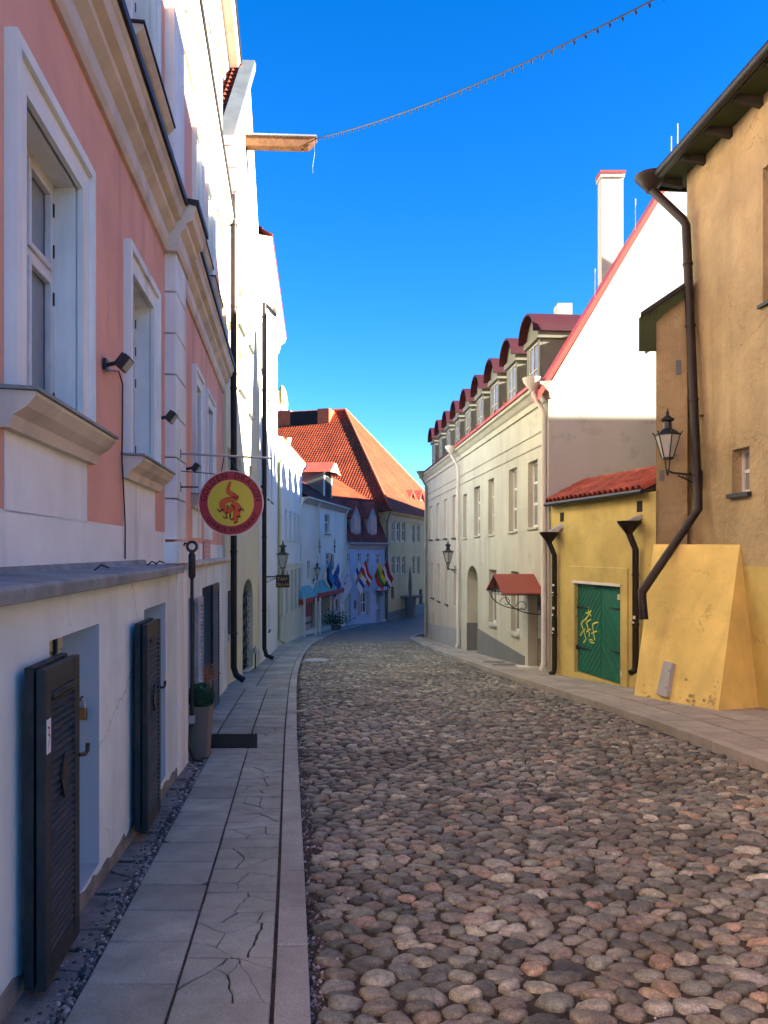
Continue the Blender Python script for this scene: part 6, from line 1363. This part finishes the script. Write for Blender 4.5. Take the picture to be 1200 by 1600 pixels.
# beige neighbour's walls
def R9(x0, x1, y0, y1): return rect_px(F9, x0, x1, y0, y1)
hs9 = [(*R9(x - 2.4, x + 2.4, y0, y1), .2) for x, y0, y1 in ((673.5, 791, 843), (684, 786, 842), (696, 780, 841), (709.5, 774, 840))] + [(*R9(x - 2.2, x + 2.2, y0, y1), .2) for x, y0, y1 in ((676, 880, 934), (686, 881, 939), (698, 882, 944), (711.5, 884, 946))] + [(*R9(676, 679, 958, 998), .2)]
m = MB(); F9.wall(m, 0, F9.len, -4, C8, hs9); m.build('wall', R3B, h10, recalc=False)
for i, h in enumerate(hs9):
    if i < 8: window(F9, h10, *h[:4], -.1, 2, (.6,), fw=.08, gm=FROST, sill=(.05, .06, BLACKM if i < 7 else R3B))
    else: b = MB(); F9.box(b, *h[:4], -.2, -.15); b.build('cellar_door', DADO, h10)
m = MB(); n_ = 8
for k in range(n_): 
    u0, u1 = F9.len * k / n_, F9.len * (k + 1) / n_; y0, y1 = F9.p(u0, 0, 0)[1], F9.p(u1, 0, 0)[1]
    m.hexa([F9.p(u0, -.01, -4), F9.p(u1, -.01, -4), F9.p(u1, .02, -4), F9.p(u0, .02, -4)], [F9.p(u0, -.01, gz(y0) + .85), F9.p(u1, -.01, gz(y1) + .85), F9.p(u1, .02, gz(y1) + .847), F9.p(u0, .02, gz(y0) + .847)])
m.build('dado', mat('mid_grey_dado', (.34, .335, .33), var=.12, scale=1.4, bump=.12), h10)

# ------------------------------------------------------------------ wall lanterns and the cellar sign
def lantern(fc, x_wall, y_arm, x_lamp, hgt, label, sides=6, sign=False):
    u, za = fc.at(x_wall, y_arm); r_ = Vector(((x_lamp - 600) / FP, 1)); w0 = fc.P0 + fc.t * u
    # arm length: where the sight line to the lamp crosses the perpendicular from the wall
    den = fc.n.x - r_.x * fc.n.y; L_ = max(.25, (r_.x * w0.y - w0.x) / den); t = thing('wall_lantern', label, 'lantern', fc.p(u, 0, za), 'iron wall lanterns')
    c = Vector(fc.p(u, L_, za)); k = hgt
    b = MB(); fc.box(b, u - .045 * k, u + .045 * k, za - .28 * k, za + .06 * k, 0, .03 * k + .01); b.build('wall_plate', IRON, t)
    MB().tube([fc.p(u, .02, za), fc.p(u, L_ * .5, za + .0), fc.p(u, L_ * .85, za + .02), (c.x, c.y, za + .06 * k)], .018 * k, 8).build('arm', IRON, t, smooth=True)
    MB().tube([fc.p(u, .02, za - .2 * k), fc.p(u, L_ * .3, za - .13 * k), fc.p(u, L_ * .7, za - .02)], .012 * k, 6).build('brace', IRON, t, smooth=True)
    for q_ in range(3): rr = .035 * k; cc = fc.p(u, L_ * (.15 + .17 * q_), za - .06 * k + q_ * .012); MB().tube([(Vector(cc) + fc.n.to_3d() * rr * math.cos(s_ * .785) + Vector((0, 0, rr * math.sin(s_ * .785)))) for s_ in range(9)], .007 * k, 5, caps=False).build('scroll', IRON, t)
    z0 = za + .05 * k; rot = math.pi / sides
    MB().lathe([(.012 * k, -.08 * k), (.03 * k, -.03 * k), (.035 * k, 0), (.02 * k, .03 * k)], (c.x, c.y, z0), 8).build('boss', IRON, t, smooth=True)
    zb, zt_ = z0 + .22 * k, z0 + .62 * k; rb, rt_ = .085 * k, .205 * k
    for q_ in range(4): a = q_ * math.pi / 2 + .4; MB().tube([(c.x + .028 * k * math.cos(a), c.y + .028 * k * math.sin(a), z0), (c.x + .06 * k * math.cos(a), c.y + .06 * k * math.sin(a), zb)], .012 * k, 5).build('stem_bar', IRON, t)
    MB().lathe([(rb * 1.15, -.02 * k), (rb * 1.15, .015 * k)], (c.x, c.y, zb), sides, rot=rot).build('lower_rim', IRON, t)
    for q_ in range(sides):
        a0, a1 = rot + q_ * 2 * math.pi / sides, rot + (q_ + 1) * 2 * math.pi / sides; e = lambda r, a, z: (c.x + r * math.cos(a), c.y + r * math.sin(a), z)
        MB().quad(e(rb, a0, zb), e(rb, a1, zb), e(rt_, a1, zt_), e(rt_, a0, zt_)).build('glass_pane', FROST, t, recalc=False)
        MB().tube([e(rb, a0, zb), e(rt_ * 1.02, a0, zt_), e(rt_ * 1.2, a0, zt_ + .05 * k)], .011 * k, 5).build('corner_bar', IRON, t)
        MB().tube([e(rt_ * 1.05, a0, zt_), e(rt_ * 1.05, a1, zt_)], .013 * k, 5).build('upper_rim', IRON, t)
    MB().lathe([(rt_ * 1.05, 0), (rt_ * .8, .05 * k), (.08 * k, .10 * k)], (c.x, c.y, zt_), sides, rot=rot).build('lamp_roof', IRON, t)
    MB().lathe([(.075 * k, .08 * k), (.068 * k, .22 * k), (.11 * k, .245 * k), (.115 * k, .27 * k), (.08 * k, .29 * k), (.03 * k, .33 * k), (.022 * k, .36 * k), (.035 * k, .37 * k), (.014 * k, .40 * k), (.004 * k, .47 * k)], (c.x, c.y, zt_), 10).build('vent_finial', IRON, t, smooth=True)
    return t, c, za
lantern(FR, 1096, 741, 1043, 1.0, 'large black wall lantern on the orange house beside the brown drainpipe')
lantern(F8, 717.5, 890, 700, 1.0, 'small wall lantern on the pale facade near the arched gateway')
_, lc, lz = lantern(F3, 413, 901, 442, .98, 'black wall lantern above the cellar sign on the left', 4)
lantern(F5, 489, 905, 483, .9, 'dark wall lantern above the left turquoise awning')
lantern(F5, 509, 903, 503.5, .9, 'dark wall lantern between the awnings below the blue flag')
lantern(F5, 536, 905, 541, .8, 'small lantern at the edge of the blue house under the pale flag')
cs = thing('cellar_sign', 'small black hanging sign with gold lettering under the left lantern', 'sign', (lc.x, lc.y, lz - .5))
yk = lc.y - .06; X = lambda x: (x - 600) / FP * yk; Zk = lambda y: EYE + (HORIZON - y) / FP * yk
MB().box(X(431), X(452), yk, yk + .04, Zk(918), Zk(898)).build('sign_board', IRON, cs, bevel=.01)
for x in (434, 449): MB().tube([(X(x), yk + .02, Zk(898)), (X(x), yk + .02, Zk(893.5))], .008, 5).build('hanger', IRON, cs)
for txt, y_, sz in (('TAFF', 907, .125), ('CELLAR', 915, .105)):
    m = MB(); gl = glyphs(txt, sz); tot = sum(g[1] + .018 for g in gl); x = (X(431) + X(452)) / 2 - tot / 2
    for g in gl: m.add([(x + g[1] / 2 + p_[0], yk - .002, Zk(y_) + p_[1]) for p_ in g[0]], g[2]); x += g[1] + .018
    m.build('lettering', GOLD, cs, recalc=False)

# ------------------------------------------------------------------ street pieces
def flat_plate(name, label, cat, x, y, z, w_, d_, m_, bars=0, round_=False):
    t = thing(name, label, cat, (x, y, z))
    if round_: MB().lathe([(w_, -.01), (w_, .012), (w_ * .9, .016)], (x, y, z), 24).build('cover_plate', m_, t, smooth=True); MB().lathe([(w_ * 1.15, -.02), (w_ * 1.15, .008), (w_ * 1.01, .01)], (x, y, z), 24).build('cover_frame', KERB, t)
    else:
        MB().box(x - w_ / 2, x + w_ / 2, y - d_ / 2, y + d_ / 2, z - .01, z + .006).build('grate_frame', m_, t)
        for k in range(bars): xx = x - w_ / 2 + (k + .5) * w_ / bars; MB().box(xx - .012, xx + .012, y - d_ / 2 + .02, y + d_ / 2 - .02, z + .006, z + .014).build('bar', DADO, t)
    return t
flat_plate('drain_grate', 'dark iron grate in the right pavement, farther of two', 'grate', 3.0, 20.9, gz(20.9) + KR + .004, .6, .34, IRON, 8)
flat_plate('drain_grate', 'dark iron grate in the right pavement, nearer the door step', 'grate', 3.12, 19.9, gz(19.9) + KR + .004, .6, .34, IRON, 8)
flat_plate('manhole_cover', 'round metal manhole cover near the left kerb', 'manhole', -2.05, 23.2, gz(23.2) + .035, .33, 0, LGREY, round_=True)
# string of festoon lights from the hoist beam across the street
S_ = Vector(F2.p(ub_, LB, zb + .12)); E_ = Vector(FR.p(ur(7.0), .40, 8.32)); 
fl = thing('light_string', 'thin cable with small bulbs strung from the hoist beam across the blue sky', 'light string', S_)
def cpt(t, sag): p = S_.lerp(E_, t); return p - Vector((0, 0, 4 * sag * t * (1 - t)))
sag = .4
path = [cpt(k / 70, sag) for k in range(71)]
MB().tube(path, .012, 5).build('cable', IRON, fl, smooth=True)
for k in range(1, 60):
    q = cpt(k / 60, sag); b_ = MB().lathe([(.010, -.02), (.016, -.035), (.02, -.055), (.008, -.075)], q, 6).build('bulb', IRON, fl)
q = Vector(F2.p(ub_, LB - .02, zb + .05)); MB().tube([q, q + Vector((.02, 0, -.25)), q + Vector((-.03, 0, -.6)), q + Vector((-.02, 0, -.75))], .003, 4).build('loose_end', IRON, fl)
# potted plant at the restaurant door
pp_ = thing('door_plant', 'dark potted shrub beside the pink door under the awning', 'plant', F5.p(F5.U(525, .5), .5, gz(51)))
c = Vector(F5.p(F5.U(525, .5), .5, gz(51) + KL)); MB().lathe([(.25, 0), (.32, .45), (.35, .48)], c, 10).build('pot', DADO, pp_, smooth=True)
m = MB(); rb = random.Random(14)
for _ in range(700):
    d = Vector((rb.gauss(0, .38), rb.gauss(0, .3), .55 + abs(rb.gauss(0, .38)))); a = Vector((rb.gauss(0, 1), rb.gauss(0, 1), rb.gauss(0, 1))).normalized(); b = a.orthogonal().normalized(); s_ = rb.uniform(.04, .09); p = c + d; m.add([p - a * s_, p + b * s_ * .4, p + a * s_, p - b * s_ * .4], [(0, 1, 2, 3)])
m.build('foliage', LEAF, pp_, recalc=False)
